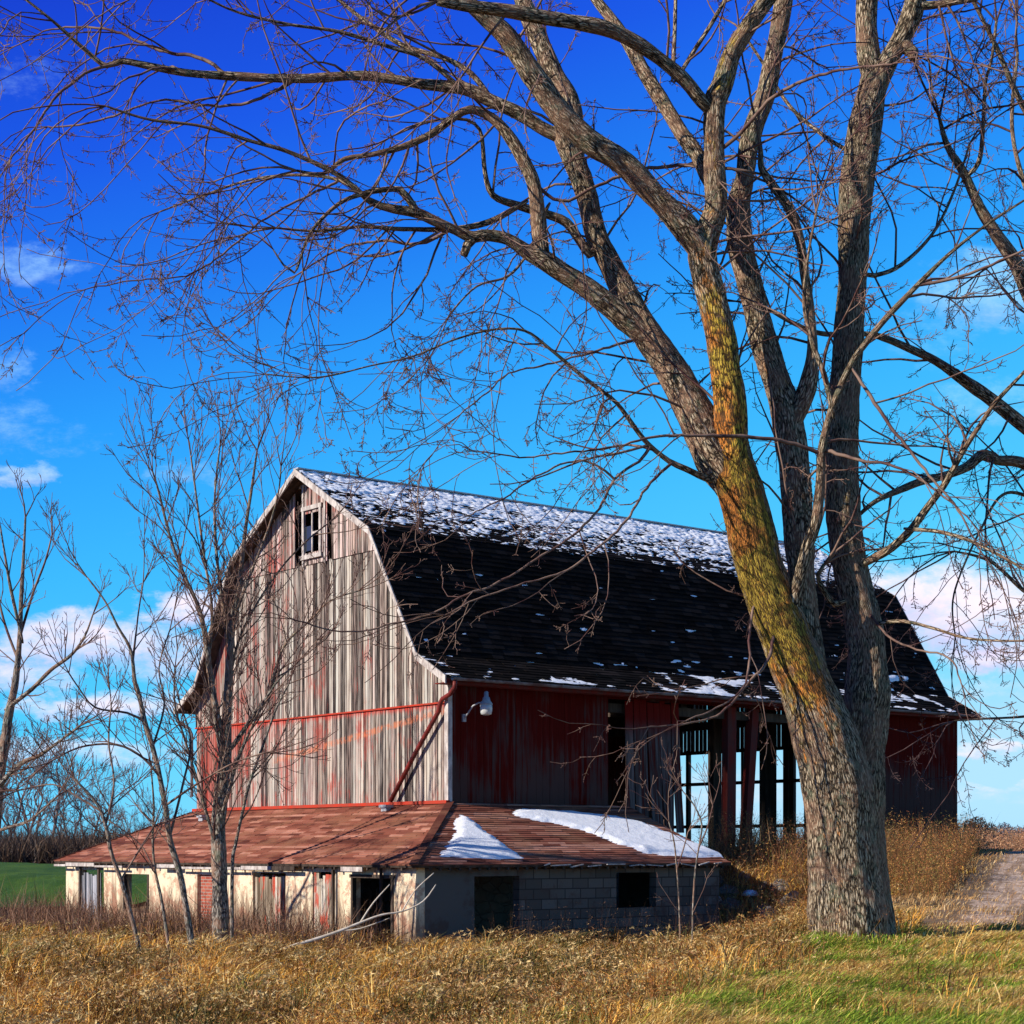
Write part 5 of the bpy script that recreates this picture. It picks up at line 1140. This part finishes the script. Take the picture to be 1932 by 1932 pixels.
keep = a & (s > 4.5) & (s < 24) & (t_ < -.05) & (t_ > -9.5) & (dl > .15) & (rng.random(len(x)) < .35+.9*vnoise(x, y, .9, 21)) & ~((y < 29) & (x > 5.0)); x, y = x[keep], y[keep]
print('weeds', len(x)); weeds('bank_weeds', x, y, .25, 1.15, br, 'rusty brown dead weeds covering the earth bank beside the barn')
x, y = scatter(9000, 52, 95, 6.0, 1.0); keep = (x > road_left(y)-5) & ((x < road_left(y)-.3) | (x > road_left(y)+5.5)) ; x, y = x[keep], y[keep]
x2 = rng.uniform(12, 34, 9000); y2 = rng.uniform(72, 100, 9000); k2 = (x2 < road_left(y2)+30)
weeds('far_weeds', np.concatenate([x, x2]), np.concatenate([y, y2]), .5, 1.4, [(.42, .20, .10), (.32, .15, .08), (.5, .3, .16)], 'orange-brown brush beyond the end of the lane', leaves=14, lw=.045)
# weeds in front of the shed, thicker brown clumps
x, y = scatter(26000, 24, 46, 1.0, 1.0); s, t_ = sT(x, y); a, b = free(x, y); keep = a & (((s > -6.5) & (s < -SP) & (t_ > -3) & (t_ < 16)) | ((t_ < -SP) & (t_ > -5.5) & (s > -2) & (s < 7))) & (rng.random(len(x)) < vnoise(x, y, 1.1, 31)*1.2); x, y = x[keep], y[keep]
weeds('shed_weeds', x, y, .35, 1.15, [(.30, .14, .06), (.20, .09, .04), (.38, .22, .10), (.10, .06, .04)], 'brown dead weeds growing along the shed walls', leaves=10, lw=.013)
def bx2():
    while True:
        t_ = random.uniform(-3.5, 13); s_ = -SP-abs(random.gauss(0, 1.3))-.25; p = W(s_, t_, 0)
        if random.random() < (.35+.65*(fl(300) > t_ > fl(640) or t_ > fl(235))): return p.x, p.y, Hs(p.x, p.y), random.uniform(.6, 1.45)
o = brushmesh('bramble', 1500, bx2, .0085, [(.13, .06, .04), (.24, .12, .07), (.07, .04, .03), (.36, .20, .12)], 'tangled leafless brambles and stems before the cream shed wall')
def bx3():
    while True:
        s_ = random.uniform(4.6, 22); t_ = -abs(random.gauss(0, 2.2))-.25; p = W(s_, t_, 0)
        if p.x < road_left(p.y)-.3: return p.x, p.y, Hs(p.x, p.y), random.uniform(.5, 1.25)
brushmesh('bramble', 900, bx3, .007, [(.32, .14, .06), (.20, .09, .045), (.44, .26, .13), (.12, .06, .035)], 'rusty leafless brambles on the bank along the open bay')
x, y = scatter(26000, 15.5, 34, 1.5, 1.2); a, b = free(x, y); keep = a & b & (rng.random(len(x)) < (vnoise(x, y, 1.3, 41)*vnoise(x, y, .5, 42)*3-.15)) & (rng.random(len(x)) < 1-.96*lawnmask(x, y)) & ~((x > 5.5) & (y > 22)); x, y = x[keep], y[keep]
weeds('meadow_weeds', x, y, .22, .62, [(.50, .20, .05), (.36, .12, .03), (.66, .36, .10), (.16, .06, .02), (.28, .24, .05)], 'rust and gold dead weeds mixed into the tall grass', leaves=20, lw=.012)
# rubble with snow at the shed's buried end
rb = MB()
rub = thing('rubble_pile', 'dark stone rubble with a little snow between the shed end and the bank', 'rubble', W(5.6, -2.8, 0))
for k in range(46):
    s = random.uniform(5.0, 6.7); t_ = random.uniform(-4.4, -.4); p = W(s, t_, 0); p.z = Hs(p.x, p.y)+random.uniform(0, .25); r = random.uniform(.12, .3)
    rb = MB(); rb.tube([p+Vector((0, 0, -r*.6)), p+Vector((.02, 0, -r*.2)), p+Vector((0, .03, r*.3)), p+Vector((0, 0, r*.55))], [r*.7, r, r*.85, r*.35], 7, wob=.3); rb.build('stone', M['stone'], rub)
for k in range(5):
    s = random.uniform(5.2, 6.0); t_ = random.uniform(-3.6, -1.6); p = W(s, t_, 0); p.z = Hs(p.x, p.y)+.36; r = random.uniform(.08, .2)
    sn = MB(); sn.tube([p-Vector((0, 0, .08)), p+Vector((0, 0, .02)), p+Vector((0, 0, .045))], [r*1.1, r*.8, r*.3], 9, wob=.5); sn.build('snow', M['snow'], rub, True)
